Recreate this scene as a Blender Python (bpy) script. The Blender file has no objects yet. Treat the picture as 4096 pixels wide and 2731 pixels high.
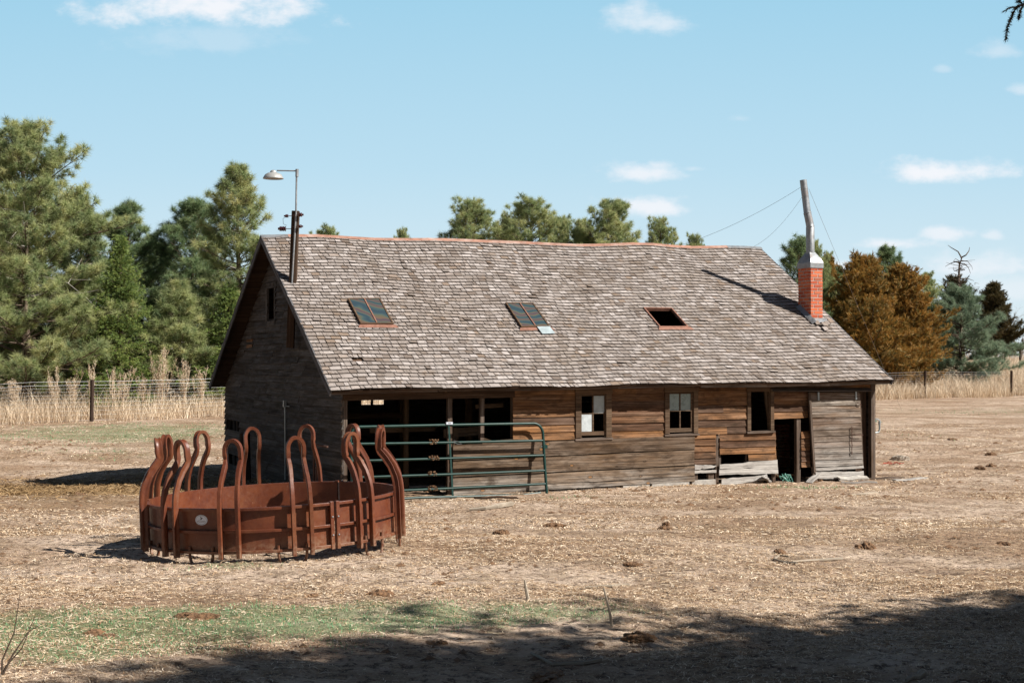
import bpy, bmesh, math, random
import numpy as np
from mathutils import Vector, Matrix
R=math.radians
S=bpy.context.scene
COL=S.collection
# ------------------------------------------------------------------ camera
F=5689.0; CZ=2.6; PIT=math.atan(64.5/5689)
cd=bpy.data.cameras.new("camera"); cam=bpy.data.objects.new("camera",cd); COL.objects.link(cam)
cd.lens=50; cd.sensor_width=36; cd.clip_end=3000; cd.clip_start=.1
cam.location=(0,0,CZ); cam.rotation_euler=(math.pi/2+PIT,0,0)
S.camera=cam
S.render.resolution_x=1024; S.render.resolution_y=682
# ------------------------------------------------------------------ sun, sky, exposure
SUNV=Vector((.708,-.258,.655)).normalized()
sd=bpy.data.lights.new("sun",'SUN'); sun=bpy.data.objects.new("sun",sd); COL.objects.link(sun)
sd.energy=5.0; sd.angle=R(.5); sd.color=(1,.95,.87)
sun.rotation_euler=SUNV.to_track_quat('Z','Y').to_euler()
S.view_settings.view_transform='Standard'; S.view_settings.look='None'
S.view_settings.gamma=1; S.view_settings.exposure=.77
try: S.view_settings.use_curve_mapping=False
except Exception: pass

class NT:
    """small helper for node trees"""
    def __init__(s,nt): s.t=nt; nt.nodes.clear()
    def n(s,typ,ins=None,**kw):
        x=s.t.nodes.new(typ)
        for k,v in kw.items(): setattr(x,k,v)
        if ins:
            for k,v in ins.items(): s.set(x.inputs[k],v)
        return x
    def set(s,sock,v):
        if isinstance(v,bpy.types.NodeSocket): s.t.links.new(v,sock)
        else:
            try: sock.default_value=v
            except Exception:
                sock.default_value=(v[0],v[1],v[2],1) if len(v)==3 else v[:3]
    def math(s,op,a,b=0,c=0,clamp=False):
        x=s.n('ShaderNodeMath',{0:a,1:b,2:c},operation=op,use_clamp=clamp); return x.outputs[0]
    def vmul(s,v,k): return s.n('ShaderNodeVectorMath',{0:v,1:k},operation='MULTIPLY').outputs[0]
    def noise(s,v,sc=1,det=4,ro=.6,dist=0,ntype=None):
        x=s.n('ShaderNodeTexNoise',{'Vector':v,'Scale':sc,'Detail':det,'Roughness':ro,'Distortion':dist}); return x.outputs['Fac']
    def mix(s,f,a,b,mode='MIX'):
        x=s.n('ShaderNodeMix',data_type='RGBA',blend_type=mode)
        s.set(x.inputs[0],f); s.set(x.inputs[6],a); s.set(x.inputs[7],b); return x.outputs[2]
    def ramp(s,f,pts):
        x=s.n('ShaderNodeValToRGB',{'Fac':f}); e=x.color_ramp.elements
        while len(e)<len(pts): e.new(.5)
        for q,(p,c) in zip(e,pts):
            q.position=p; q.color=(c[0],c[1],c[2],1) if hasattr(c,'__len__') else (c,c,c,1)
        return x.outputs['Color']
    def rng(s,f,a,b,c=0,d=1):
        return s.n('ShaderNodeMapRange',{0:f,1:a,2:b,3:c,4:d}).outputs[0]
    def attr(s,name,out='Fac'): return s.n('ShaderNodeAttribute',attribute_name=name).outputs[out]

W=bpy.data.worlds.new("World"); S.world=W; W.use_nodes=True
w=NT(W.node_tree)
sky=w.n('ShaderNodeTexSky',sky_type='NISHITA',sun_disc=False)
sky.sun_elevation=math.asin(SUNV.z); sky.sun_rotation=math.atan2(SUNV.x,SUNV.y)
sky.altitude=600; sky.air_density=1.0; sky.dust_density=.6; sky.ozone_density=1.5
tc=w.n('ShaderNodeTexCoord').outputs['Generated']
sep=w.n('ShaderNodeSeparateXYZ',{0:tc})
X_,Y_,Z_=sep.outputs
yy=w.math('MAXIMUM',Y_,.05)
A_=w.math('DIVIDE',X_,yy); E_=w.math('DIVIDE',Z_,yy)
cv=w.n('ShaderNodeCombineXYZ',{0:A_,1:E_}).outputs[0]
n1=w.noise(w.vmul(cv,(30,52,1)),1,6,.62); n2=w.noise(w.vmul(cv,(9,20,1)),1,3,.5)
nn=w.math('ADD',w.math('MULTIPLY',w.math('SUBTRACT',n1,.5),3.2),w.math('MULTIPLY',w.math('SUBTRACT',n2,.5),1.5))
clouds=[(470,18,230,55,.95),(480,90,170,45,.22),(1480,48,90,38,.6),(1478,398,78,28,.8),(1490,478,95,26,.85),(2195,396,125,28,.95),
 (2040,562,85,15,.8),(2175,538,48,18,.7),(2280,541,20,12,.5),(2300,118,60,26,.35),(2350,205,25,14,.4),(2260,615,170,30,.6),(1925,625,55,24,.8),(2170,158,18,9,.25),
 (1700,272,28,10,.2),(1590,388,22,8,.3),(2330,660,80,40,.4),(240,700,120,60,.3)]
acc=None
for cx,cy,rx,ry,k in clouds:
    ca=(cx*1.7415-2048)/F; ce=(1430-cy*1.7415)/F; ra=rx*1.7415/F; re=ry*1.7415/F
    dx=w.math('DIVIDE',w.math('SUBTRACT',A_,ca),ra)
    dy=w.math('DIVIDE',w.math('SUBTRACT',E_,ce),re)
    dy=w.math('MAXIMUM',dy,w.math('MULTIPLY',dy,-1.5))
    q=w.math('SQRT',w.math('ADD',w.math('MULTIPLY',dx,dx),w.math('MULTIPLY',dy,dy)))
    q=w.math('ADD',q,nn)
    m=w.n('ShaderNodeMapRange',{0:q,1:1.45,2:.05,3:0,4:k},interpolation_type='SMOOTHSTEP').outputs[0]
    acc=m if acc is None else w.math('MAXIMUM',acc,m)
acc=w.math('MULTIPLY',acc,w.math('GREATER_THAN',Y_,.05))
skc=w.mix(1,sky.outputs[0],(.72,.68,.62,1),'MULTIPLY')
# bright thin air low over the horizon
low=w.ramp(w.rng(E_,-.02,.26),[(0,(.66,.76,.79)),(.25,(.55,.71,.775)),(.55,(.415,.64,.76)),(1,(.295,.565,.725))])
low=w.mix(1,low,(14.9,14.2,14.3,1),'MULTIPLY')
skc=w.mix(w.rng(E_,.36,.27,.0,.92),skc,low)
sk2=w.mix(acc,skc,(10.8,11.0,11.5,1))
bg=w.n('ShaderNodeBackground',{'Color':sk2,'Strength':.05})
w.t.links.new(bg.outputs[0],w.n('ShaderNodeOutputWorld').inputs[0])

# ------------------------------------------------------------------ object helpers
def tag(o,label=None,cat=None,group=None,kind=None):
    if label: o['label']=label
    if cat: o['category']=cat
    if group: o['group']=group
    if kind: o['kind']=kind
    return o
def empty(name,loc=(0,0,0),**kw):
    o=bpy.data.objects.new(name,None); COL.objects.link(o); o.location=loc; o.empty_display_size=.2; return tag(o,**kw)
class MB:
    """mesh collector: vertices, faces, a random value per piece and grain coordinates"""
    def __init__(s): s.v=[];s.f=[];s.r=[];s.g=[];s.mi=[]
    def add(s,vs,fs,rnd=None,gc=None,mi=0):
        b=len(s.v); s.v+= [tuple(p) for p in vs]
        s.f+=[tuple(i+b for i in q) for q in fs]
        s.mi+= (mi if isinstance(mi,list) else [mi]*len(fs))
        if rnd is None: rnd=random.random()
        s.r+=[rnd]*len(vs)
        s.g+= list(gc) if gc is not None else [(p[0],p[1],p[2]) for p in vs]
    HF=[(0,3,2,1),(4,5,6,7),(0,1,5,4),(1,2,6,5),(2,3,7,6),(3,0,4,7)]
    def hexa(s,p,rnd=None,mi=0,gdir=None):
        """8 points: 0-3 bottom loop, 4-7 top loop; grain runs 0->1"""
        p=[Vector(q) for q in p]; o=Vector((random.random()*50,random.random()*50,random.random()*50))
        a=(p[1]-p[0]); a=a.normalized() if a.length>1e-6 else Vector((1,0,0))
        b=(p[3]-p[0]); b=(b-a*b.dot(a)); b=b.normalized() if b.length>1e-6 else Vector((0,1,0))
        c=a.cross(b)
        g=[tuple(Vector(((q-p[0]).dot(a),(q-p[0]).dot(b),(q-p[0]).dot(c)))+o) for q in p]
        s.add(p,s.HF,rnd,g,mi)
    def beam(s,A,B,wd,th,up=(0,0,1),rnd=None,mi=0):
        """rectangular timber from A to B; wd along 'up'-ish, th across"""
        A=Vector(A);B=Vector(B);d=(B-A).normalized();u=Vector(up); u=(u-d*u.dot(d))
        if u.length<1e-4: u=Vector((1,0,0)); u=u-d*u.dot(d)
        u.normalize(); n=d.cross(u)
        h=u*wd/2;t=n*th/2
        s.hexa([A-h-t,B-h-t,B+h-t,A+h-t,A-h+t,B-h+t,B+h+t,A+h+t],rnd,mi)
    def box(s,c,sz,rnd=None,mi=0,rz=0):
        c=Vector(c);x=Vector((math.cos(rz),math.sin(rz),0))*sz[0]/2;y=Vector((-math.sin(rz),math.cos(rz),0))*sz[1]/2;z=Vector((0,0,sz[2]/2))
        s.hexa([c-x-y-z,c+x-y-z,c+x+y-z,c-x+y-z,c-x-y+z,c+x-y+z,c+x+y+z,c-x+y+z],rnd,mi)
    def sweep(s,path,prof,closed=False,rnd=None,up=None,ups=None,caps=True,scl=None,mi=0):
        """profile (list of (a,b)) swept along path; ups gives a per-point normal for axis a"""
        P=[Vector(p) for p in path];n=len(P);k=len(prof);vs=[];g=[];L=0;o=random.random()*30
        prev=None
        for i,p in enumerate(P):
            if closed: t=(P[(i+1)%n]-P[i-1])
            else: t=P[min(i+1,n-1)]-P[max(i-1,0)]
            t.normalize()
            if ups: u=Vector(ups[i])
            elif up: u=Vector(up)
            else: u=prev if prev else (Vector((0,0,1)) if abs(t.z)<.9 else Vector((1,0,0)))
            u=(u-t*u.dot(t)).normalized(); prev=u; v=t.cross(u)
            if i: L+=(P[i]-P[i-1]).length
            m=scl[i] if scl else 1
            for a,b in prof: vs.append(p+u*a*m+v*b*m); g.append((L+o,a,b))
        fs=[];R_=n if closed else n-1
        for i in range(R_):
            for j in range(k):
                a=i*k+j;b=i*k+(j+1)%k;c=((i+1)%n)*k+(j+1)%k;d=((i+1)%n)*k+j
                fs.append((a,b,c,d))
        if not closed and caps:
            fs.append(tuple(range(k-1,-1,-1))); fs.append(tuple((n-1)*k+j for j in range(k)))
        s.add(vs,fs,rnd,g,mi)
    def tube(s,path,r,n=8,rnd=None,scl=None,closed=False,mi=0):
        if hasattr(r,'__len__'): scl=[x/r[0] for x in r]; r=r[0]
        s.sweep(path,[(r*math.cos(6.28318*j/n),r*math.sin(6.28318*j/n)) for j in range(n)],closed,rnd,scl=scl,mi=mi)
    def lathe(s,c,prof,n=24,axis=(0,0,1),rnd=None,mi=0):
        c=Vector(c);z=Vector(axis).normalized();x=z.orthogonal().normalized();y=z.cross(x);vs=[];k=len(prof)
        for i in range(n):
            a=2*math.pi*i/n;d=x*math.cos(a)+y*math.sin(a)
            for r,h in prof: vs.append(c+d*r+z*h)
        fs=[(i*k+j,((i+1)%n)*k+j,((i+1)%n)*k+j+1,i*k+j+1) for i in range(n) for j in range(k-1)]
        s.add(vs,fs,rnd,None,mi)
    def build(s,name,mats,parent=None,smooth=False,origin=None,bevel=0,**kw):
        me=bpy.data.meshes.new(name)
        if origin is None and parent is None and s.v:
            a=np.array(s.v); origin=(float((a[:,0].min()+a[:,0].max())/2),float((a[:,1].min()+a[:,1].max())/2),float(a[:,2].min()))
        o3=Vector(origin or (0,0,0))
        me.from_pydata([tuple(Vector(q)-o3) for q in s.v],[],s.f)
        for m in (mats if isinstance(mats,(list,tuple)) else [mats]): me.materials.append(m)
        if len(me.polygons)==len(s.mi): me.polygons.foreach_set('material_index',s.mi)
        if smooth: me.polygons.foreach_set('use_smooth',[True]*len(me.polygons))
        a=me.attributes.new('rnd','FLOAT','POINT'); a.data.foreach_set('value',s.r)
        a=me.attributes.new('gc','FLOAT_VECTOR','POINT'); a.data.foreach_set('vector',[c for q in s.g for c in q])
        me.update()
        o=bpy.data.objects.new(name,me); COL.objects.link(o); o.location=(0,0,0) if parent else o3
        if parent: o.parent=parent
        if bevel:
            b=o.modifiers.new('bevel','BEVEL'); b.width=bevel; b.segments=2; b.limit_method='ANGLE'
        if smooth and len(s.f)<20000:
            try:
                me.set_sharp_from_angle(angle=R(42))
            except Exception: pass
        return tag(o,**kw)
def part_of(o,p):
    o.parent=p; return o
def npmesh(name,V,T,mats,rnd=None,parent=None,smooth=False,tip=None,loc=(0,0,0),mi=None,**kw):
    """fast mesh from numpy; T is (n,3) or (n,4)"""
    me=bpy.data.meshes.new(name); k=T.shape[1]
    me.vertices.add(len(V)); me.vertices.foreach_set('co',V.astype(np.float32).ravel())
    me.loops.add(T.size); me.loops.foreach_set('vertex_index',T.astype(np.int32).ravel())
    me.polygons.add(len(T)); me.polygons.foreach_set('loop_start',np.arange(0,T.size,k,dtype=np.int32))
    if mi is not None: me.polygons.foreach_set('material_index',mi.astype(np.int32))
    if smooth: me.polygons.foreach_set('use_smooth',np.ones(len(T),bool))
    for m in (mats if isinstance(mats,(list,tuple)) else [mats]): me.materials.append(m)
    if rnd is not None:
        a=me.attributes.new('rnd','FLOAT','POINT'); a.data.foreach_set('value',rnd.astype(np.float32))
    if tip is not None:
        a=me.attributes.new('tip','FLOAT','POINT'); a.data.foreach_set('value',tip.astype(np.float32))
    me.update(calc_edges=True)
    o=bpy.data.objects.new(name,me); COL.objects.link(o); o.location=loc
    if parent: o.parent=parent
    return tag(o,**kw)

# ------------------------------------------------------------------ materials
def material(name):
    m=bpy.data.materials.new(name); m.use_nodes=True; t=NT(m.node_tree)
    b=t.n('ShaderNodeBsdfPrincipled'); o=t.n('ShaderNodeOutputMaterial',{0:b.outputs[0]}); return m,t,b
def bump(t,b,h,st=.5,d=.01):
    t.set(b.inputs['Normal'],t.n('ShaderNodeBump',{'Height':h,'Strength':st,'Distance':d}).outputs[0])
def wood(name,cols,grey=(.30,.27,.24),gz=None,rough=.85,grain=1.0,gamt=.5,knots=False,patch=None,stain=.35):
    """weathered timber: colour ramp by board, streaked grain, greying by noise"""
    m,t,b=material(name); g=t.attr('gc','Vector'); r=t.attr('rnd')
    st=t.noise(t.vmul(g,(.7,38,38)),1,6,.7,.3)
    fine=t.noise(t.vmul(g,(5,160,160)),1,3,.6)
    big=t.noise(t.vmul(g,(1.1,7,7)),1,3,.6)
    base=t.ramp(t.math('ADD',t.math('MULTIPLY',r,.62),t.math('MULTIPLY',big,.38)),[(i/(len(cols)-1)*.8+.1,c) for i,c in enumerate(cols)])
    gf=t.rng(t.math('ADD',big,t.math('MULTIPLY',st,.5)),.55,.95,0,gamt)
    if gz:
        pz=t.n('ShaderNodeSeparateXYZ',{0:t.n('ShaderNodeNewGeometry').outputs['Position']}).outputs[2]
        up=t.rng(t.math('ADD',pz,t.math('MULTIPLY',t.math('SUBTRACT',big,.5),1.1)),gz[0],gz[1],1,0)
        gf=t.math('MAXIMUM',gf,t.math('MULTIPLY',up,.92))
    c=t.mix(gf,base,grey)
    c=t.mix(t.rng(st,.35,.62,.80*grain,0),c,(.018,.013,.010,1))
    c=t.mix(t.rng(fine,.42,.30,0,.75*grain),c,(.012,.009,.007,1))
    c=t.mix(t.rng(st,.60,.78,0,.35),c,(.42,.36,.30,1))
    sn=t.noise(t.math('ADD',0,0) if False else t.vmul(g,(1.7,5,5)),1,4,.65,.8)
    c=t.mix(t.rng(sn,.47,.66,0,stain),c,(.035,.022,.014,1))
    if knots:
        vo=t.n('ShaderNodeTexVoronoi',{'Vector':t.vmul(g,(2.2,4.5,4.5)),'Scale':1,'Randomness':1})
        kn=vo.outputs['Distance']
        c=t.mix(t.rng(kn,.10,.08,0,.8),c,(.26,.13,.05,1))
        c=t.mix(t.math('MULTIPLY',t.rng(kn,.15,.12,0,.7),t.rng(kn,.09,.11,0,1)),c,(.03,.02,.012,1))
    if patch:
        c=patch(t,c)
    t.set(b.inputs['Base Color'],c); b.inputs['Roughness'].default_value=rough
    b.inputs['Specular IOR Level'].default_value=.1
    bump(t,b,t.math('ADD',st,t.math('MULTIPLY',fine,.5)),.55,.006)
    return m
def simple(name,col,rough=.6,metal=0,var=.25,sc=14,bmp=.2,bd=.003,spec=.5,dark=None,spots=None,coat=0):
    m,t,b=material(name); p=t.n('ShaderNodeTexCoord').outputs['Object']; r=t.attr('rnd')
    n=t.noise(p,sc,5,.65)
    c=t.mix(t.rng(n,.35,.7,0,1),tuple(x*(1-var) for x in col)+(1,),tuple(min(1,x*(1+var)) for x in col)+(1,))
    c=t.mix(t.rng(r,0,1,0,.25),c,tuple(x*.6 for x in col)+(1,))
    if dark: c=t.mix(t.rng(t.noise(p,sc*.35,6,.7),.5,.66,0,dark[1]),c,dark[0]+(1,))
    if spots: c=t.mix(t.rng(t.noise(p,sc*6,2,.5),spots[1],spots[1]+.04,0,1),c,spots[0]+(1,))
    t.set(b.inputs['Base Color'],c); t.set(b.inputs['Roughness'],t.rng(n,.3,.7,rough*.8,min(1,rough*1.2)))
    b.inputs['Metallic'].default_value=metal; b.inputs['Specular IOR Level'].default_value=spec
    if coat: b.inputs['Coat Weight'].default_value=coat; b.inputs['Coat Roughness'].default_value=.25
    if bmp: bump(t,b,n,bmp,bd)
    return m
M={}
M['siding']=wood('weathered_siding_orange',[(.055,.026,.014),(.13,.055,.024),(.24,.105,.038),(.36,.165,.06),(.13,.06,.028)],gz=(-.1,.40),grey=(.30,.26,.22),gamt=.28,stain=.75)
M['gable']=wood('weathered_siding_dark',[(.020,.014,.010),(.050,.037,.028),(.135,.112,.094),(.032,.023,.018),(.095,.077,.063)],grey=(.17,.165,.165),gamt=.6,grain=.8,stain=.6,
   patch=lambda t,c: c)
M['plank']=wood('wide_knotty_plank',[(.075,.042,.022),(.155,.09,.046),(.24,.15,.08)],gz=(-.12,.42),grey=(.43,.39,.35),gamt=.30,grain=1.0,knots=True,stain=.75)
M['door']=wood('grey_door_boards',[(.14,.065,.03),(.20,.12,.07),(.22,.16,.11)],gz=(.1,1.15),stain=.6,grey=(.43,.41,.385),gamt=.5)
M['bleached']=wood('bleached_grey_boards',[(.36,.33,.30),(.45,.42,.39),(.52,.49,.46)],grey=(.58,.56,.53),gamt=.6,grain=.75)
M['dark_timber']=wood('dark_brown_timber',[(.045,.024,.015),(.07,.038,.022),(.10,.055,.032)],grey=(.13,.10,.08),gamt=.35)
M['trim']=wood('window_trim_brown',[(.085,.048,.028),(.13,.075,.045),(.16,.10,.06)],grey=(.20,.155,.11),gamt=.5,grain=.8)
M['rafter']=wood('interior_timber',[(.09,.058,.034),(.16,.10,.06)],grey=(.17,.13,.09),gamt=.4)
M['fascia']=wood('fascia_board',[(.085,.05,.032),(.14,.09,.06),(.18,.13,.10)],grey=(.24,.21,.19),gamt=.6)
M['post']=wood('fence_post_wood',[(.045,.028,.022),(.07,.04,.03)],grey=(.10,.08,.07),gamt=.3)
M['twig']=wood('dead_twig_wood',[(.30,.24,.18),(.42,.35,.27)],grey=(.5,.45,.38),gamt=.5,grain=.5)
M['bark']=wood('tree_bark',[(.10,.07,.05),(.17,.12,.09)],grey=(.25,.20,.16),gamt=.6)
M['palebark']=wood('grey_branch_bark',[(.30,.27,.24),(.42,.38,.34)],grey=(.5,.47,.43),gamt=.6,grain=.4)
M['galv']=simple('galvanised_metal',(.27,.285,.30),.5,.5,.2,9,.1,dark=((.20,.12,.08),.5))
M['rustmetal']=simple('rusty_ridge_metal',(.33,.17,.12),.7,.1,.25,6,.2,dark=((.50,.42,.38),.5))
M['copperflash']=simple('rusty_flashing',(.27,.13,.09),.6,.2,.3,9,.2)
M['feeder']=simple('brown_red_enamel',(.115,.030,.012),.36,0,.22,5,.2,.005,.32,dark=((.09,.03,.018),.35),spots=((.45,.32,.24),.74))
def m_feeder():
    m,t,b=material('worn_brown_red_enamel'); p=t.n('ShaderNodeTexCoord').outputs['Object']; z=t.n('ShaderNodeSeparateXYZ',{0:p}).outputs[2]; r=t.attr('rnd')
    n=t.noise(p,5,6,.7); n2=t.noise(p,28,5,.7); sc=t.noise(t.vmul(p,(60,60,9)),1,4,.7,1.5); big=t.noise(p,2.2,5,.7)
    c=t.mix(t.rng(n,.35,.65),(.085,.020,.009,1),(.150,.042,.016,1))
    c=t.mix(t.rng(r,0,1,0,.3),c,(.075,.020,.010,1))
    c=t.mix(t.rng(big,.52,.68,0,.65),c,(.17,.065,.028,1))
    c=t.mix(t.math('MULTIPLY',t.rng(z,.22,.02,0,.75),t.rng(n2,.42,.62,.1,1)),c,(.30,.20,.13,1))
    c=t.mix(t.rng(sc,.66,.72,0,.8),c,(.36,.22,.15,1)); c=t.mix(t.rng(n2,.70,.74,0,.9),c,(.34,.20,.13,1)); c=t.mix(t.rng(n2,.32,.27,0,.8),c,(.035,.014,.010,1))
    t.set(b.inputs['Base Color'],c); t.set(b.inputs['Roughness'],t.rng(n2,.3,.7,.30,.62)); b.inputs['Specular IOR Level'].default_value=.4
    bump(t,b,t.math('ADD',n,t.math('MULTIPLY',n2,.3)),.35,.008); return m
M['feeder']=m_feeder()
M['gatepaint']=simple('dark_green_enamel',(.006,.036,.030),.4,0,.15,10,.1,.002,.35,spots=((.30,.24,.16),.73))
M['glass']=simple('dusty_glass',(.34,.40,.42),.35,0,.2,7,.05,spec=.6)
M['insul']=simple('brown_glazed_porcelain',(.05,.012,.014),.15,0,.2,9,0,spec=.8)
M['lamp']=simple('weathered_lamp_enamel',(.38,.38,.37),.45,.3,.15,8,.05)
M['steel']=simple('dull_steel_pipe',(.30,.33,.34),.45,.6,.2,12,.1)
M['rustiron']=simple('rusted_iron',(.10,.045,.03),.8,.1,.3,20,.4)
M['concrete']=simple('old_concrete',(.40,.375,.34),.9,0,.25,12,.6,.01,dark=((.22,.18,.14),.5))
M['mortar']=simple('mortar',(.42,.37,.33),.9,0,.2,30,.5,.004)
M['dung']=simple('dried_dung',(.17,.092,.045),.95,0,.5,30,1,.02)
M['strawclump']=simple('matted_straw',(.23,.14,.065),.95,0,.5,30,1,.03)
M['palelog']=simple('bleached_log',(.46,.40,.33),.9,0,.35,14,.6,.01,dark=((.22,.16,.11),.6))
M['plastic']=simple('green_plastic_twine',(.10,.30,.24),.5,0,.3,20,.2)
M['redtwine']=simple('red_twine',(.45,.09,.05),.7,0,.2,20,.2)
M['white']=simple('white_sticker',(.62,.66,.74),.35,0,.05,10,0)
M['black']=simple('black_print',(.015,.015,.02),.4,0,.05,10,0)
M['wire']=simple('galvanised_wire',(.18,.18,.19),.4,.3,.15,12,0)
def m_brick():
    m,t,b=material('red_brick'); r=t.attr('rnd'); p=t.n('ShaderNodeTexCoord').outputs['Object']
    n=t.noise(p,22,5,.7); c=t.ramp(r,[(0,(.34,.060,.025)),(.4,(.47,.095,.034)),(.75,(.54,.13,.048)),(1,(.30,.09,.05))])
    c=t.mix(t.rng(n,.55,.75,0,.5),c,(.55,.30,.22,1)); c=t.mix(t.rng(n,.40,.3,0,.5),c,(.20,.05,.03,1))
    t.set(b.inputs['Base Color'],c); b.inputs['Roughness'].default_value=.9; bump(t,b,n,.6,.006); return m
M['brick']=m_brick(); M['dimbrick']=simple('dim_doorway_brick',(.12,.035,.02),.95,0,.5,12,.5,dark=((.16,.14,.12),.8))  # second brick is a darker copy, doorway dimness put into its colour
def m_shingle():
    m,t,b=material('cedar_shingles'); g=t.attr('gc','Vector'); r=t.attr('rnd')
    st=t.noise(t.vmul(g,(60,4,60)),1,5,.7); pos=t.n('ShaderNodeTexCoord').outputs['Object']
    big=t.noise(pos,.8,5,.7); mid=t.noise(pos,5,4,.7)
    c=t.ramp(r,[(0,(.17,.135,.115)),(.3,(.24,.205,.185)),(.6,(.325,.285,.265)),(.85,(.44,.395,.375)),(1,(.24,.18,.14))])
    c=t.mix(t.rng(big,.45,.66,0,.5),c,(.20,.155,.12,1))
    c=t.mix(t.rng(mid,.56,.72,0,.5),c,(.24,.155,.09,1))
    c=t.mix(t.rng(st,.48,.32,0,.85),c,(.055,.042,.035,1)); c=t.mix(t.rng(st,.6,.75,0,.4),c,(.55,.52,.49,1))
    t.set(b.inputs['Base Color'],c); b.inputs['Roughness'].default_value=.9; b.inputs['Specular IOR Level'].default_value=.2
    bump(t,b,st,.6,.005); return m
M['shingle']=m_shingle()
M['shedge']=simple('shingle_butt_ends',(.028,.018,.012),.95,0,.4,30,.3)  # weathered butt ends; the thin shadow line under each course is painted in
def m_screen():
    m,t,b=material('insect_screen_glass'); p=t.n('ShaderNodeTexCoord').outputs['Object']
    wv=t.n('ShaderNodeTexWave',{'Vector':p,'Scale':.9,'Distortion':13,'Detail':2,'Detail Scale':1.2},wave_type='RINGS')
    c=t.ramp(wv.outputs['Fac'],[(0,(.02,.04,.055)),(.35,(.035,.065,.07)),(.6,(.07,.075,.05)),(.8,(.10,.065,.045)),(1,(.05,.04,.055))])  # rings paint an iridescent moire sheen into the pane colour
    t.set(b.inputs['Base Color'],c); b.inputs['Roughness'].default_value=.6; b.inputs['Specular IOR Level'].default_value=.25; return m
M['screen']=m_screen()
def m_foliage(name,cols,tipc,trans=.25,rough=.6):
    m=bpy.data.materials.new(name); m.use_nodes=True; t=NT(m.node_tree)
    r=t.attr('rnd'); tp=t.attr('tip')
    c=t.ramp(r,[(i/(len(cols)-1),q) for i,q in enumerate(cols)]); c=t.mix(t.math('MULTIPLY',tp,.5),c,tipc+(1,))
    b=t.n('ShaderNodeBsdfPrincipled',{'Base Color':c,'Roughness':rough,'Specular IOR Level':.35})
    tr=t.n('ShaderNodeBsdfTranslucent',{'Color':c})
    mx=t.n('ShaderNodeMixShader',{0:trans,1:b.outputs[0],2:tr.outputs[0]})
    t.n('ShaderNodeOutputMaterial',{0:mx.outputs[0]}); return m
M['pine']=m_foliage('pine_needles',[(.085,.14,.06),(.16,.23,.09),(.27,.33,.13),(.38,.41,.17),(.47,.45,.21)],(.50,.50,.26),.35)
M['pineback']=m_foliage('pine_needles_bluish',[(.055,.11,.06),(.10,.175,.08),(.17,.25,.11),(.27,.33,.15)],(.36,.40,.20),.35)
M['spruce']=m_foliage('spruce_needles',[(.06,.12,.04),(.12,.20,.055),(.21,.29,.075),(.32,.36,.10)],(.34,.40,.13),.35)
M['bluepine']=m_foliage('blue_green_needles',[(.08,.14,.085),(.13,.20,.13),(.20,.28,.18),(.27,.34,.22)],(.36,.42,.28),.3)
M['rust']=m_foliage('rust_cedar_foliage',[(.07,.09,.03),(.16,.12,.03),(.29,.16,.035),(.42,.23,.05),(.13,.15,.045)],(.50,.27,.07))
M['darkjun']=m_foliage('dark_juniper_foliage',[(.035,.038,.014),(.06,.055,.02),(.10,.08,.03),(.13,.09,.035)],(.14,.10,.04))
M['straw']=m_foliage('straw',[(.18,.10,.045),(.39,.25,.14),(.64,.48,.32),(.85,.72,.56),(.28,.17,.09)],(.55,.42,.27),.1,.75)
M['drygrass']=m_foliage('tall_dry_grass',[(.34,.22,.13),(.56,.42,.28),(.72,.59,.44),(.84,.75,.60)],(.74,.62,.46),.25,.75)
M['greengrass']=m_foliage('short_green_grass',[(.07,.25,.10),(.12,.33,.15),(.18,.39,.20),(.30,.40,.20)],(.20,.32,.15),.25)
M['haybrown']=m_foliage('old_hay',[(.11,.065,.025),(.20,.12,.05),(.33,.21,.10),(.46,.32,.17)],(.38,.25,.11),.1,.8)

# ------------------------------------------------------------------ terrain
CP=np.array([(0,-20,1.1),(0,0,1.05),(-3,7,1.0),(3,7,.98),(0,9.7,.93),(4,9.7,.93),(-4,9.7,.92),(-1.2,12.1,.85),(.8,12.3,.88),(-2.4,13.3,.83),(-5,13,.80),(5,14,.78),(2,17,.58),(-6,18,.55),
 (6,22,.30),(0,22,.28),(-7,24,.15),(-3,26.8,-.09),(1,28.6,-.08),(8,31.8,-.11),(-11,33,-.30),(-9.6,36.4,-.24),(-7,35,-.15),(2,36,0),(10,30,-.10),(15,34,-.02),(14,42,.1),(-15.2,51.5,.3),(-14,44,.0),(-20,46,.1),
 (-2,50,.25),(10,65,.35),(23,79,.3),(29.2,83.5,.3),(20,60,.22),(24,50,.15),(34,70,.3),(-12,60,.45),(-25,70,.6),(0,80,.7),(40,110,1.5),(20,110,1.2),(60,140,2.0),(0,140,1.3),(-60,120,1.2),(0,600,2.2),(300,600,2.4),(-300,600,2.2),(200,60,.8),(-200,60,.8),(150,250,2.2)],float)
def hsh(i,j): 
    x=np.sin(i*127.1+j*311.7)*43758.5453; return x-np.floor(x)
def vn(x,y):
    i=np.floor(x);j=np.floor(y);fx=x-i;fy=y-j;fx=fx*fx*(3-2*fx);fy=fy*fy*(3-2*fy)
    return (hsh(i,j)*(1-fx)+hsh(i+1,j)*fx)*(1-fy)+(hsh(i,j+1)*(1-fx)+hsh(i+1,j+1)*fx)*fy
def tz0(x,y):
    x=np.asarray(x,float);y=np.asarray(y,float);num=0;den=0
    for cx,cy,cz in CP:
        s=2.2+.16*abs(cy); q=((x-cx)**2*.7+(y-cy)**2)/(s*s); wt=1/(1e-3+q**1.7); num=num+wt*cz; den=den+wt
    return num/den
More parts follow.
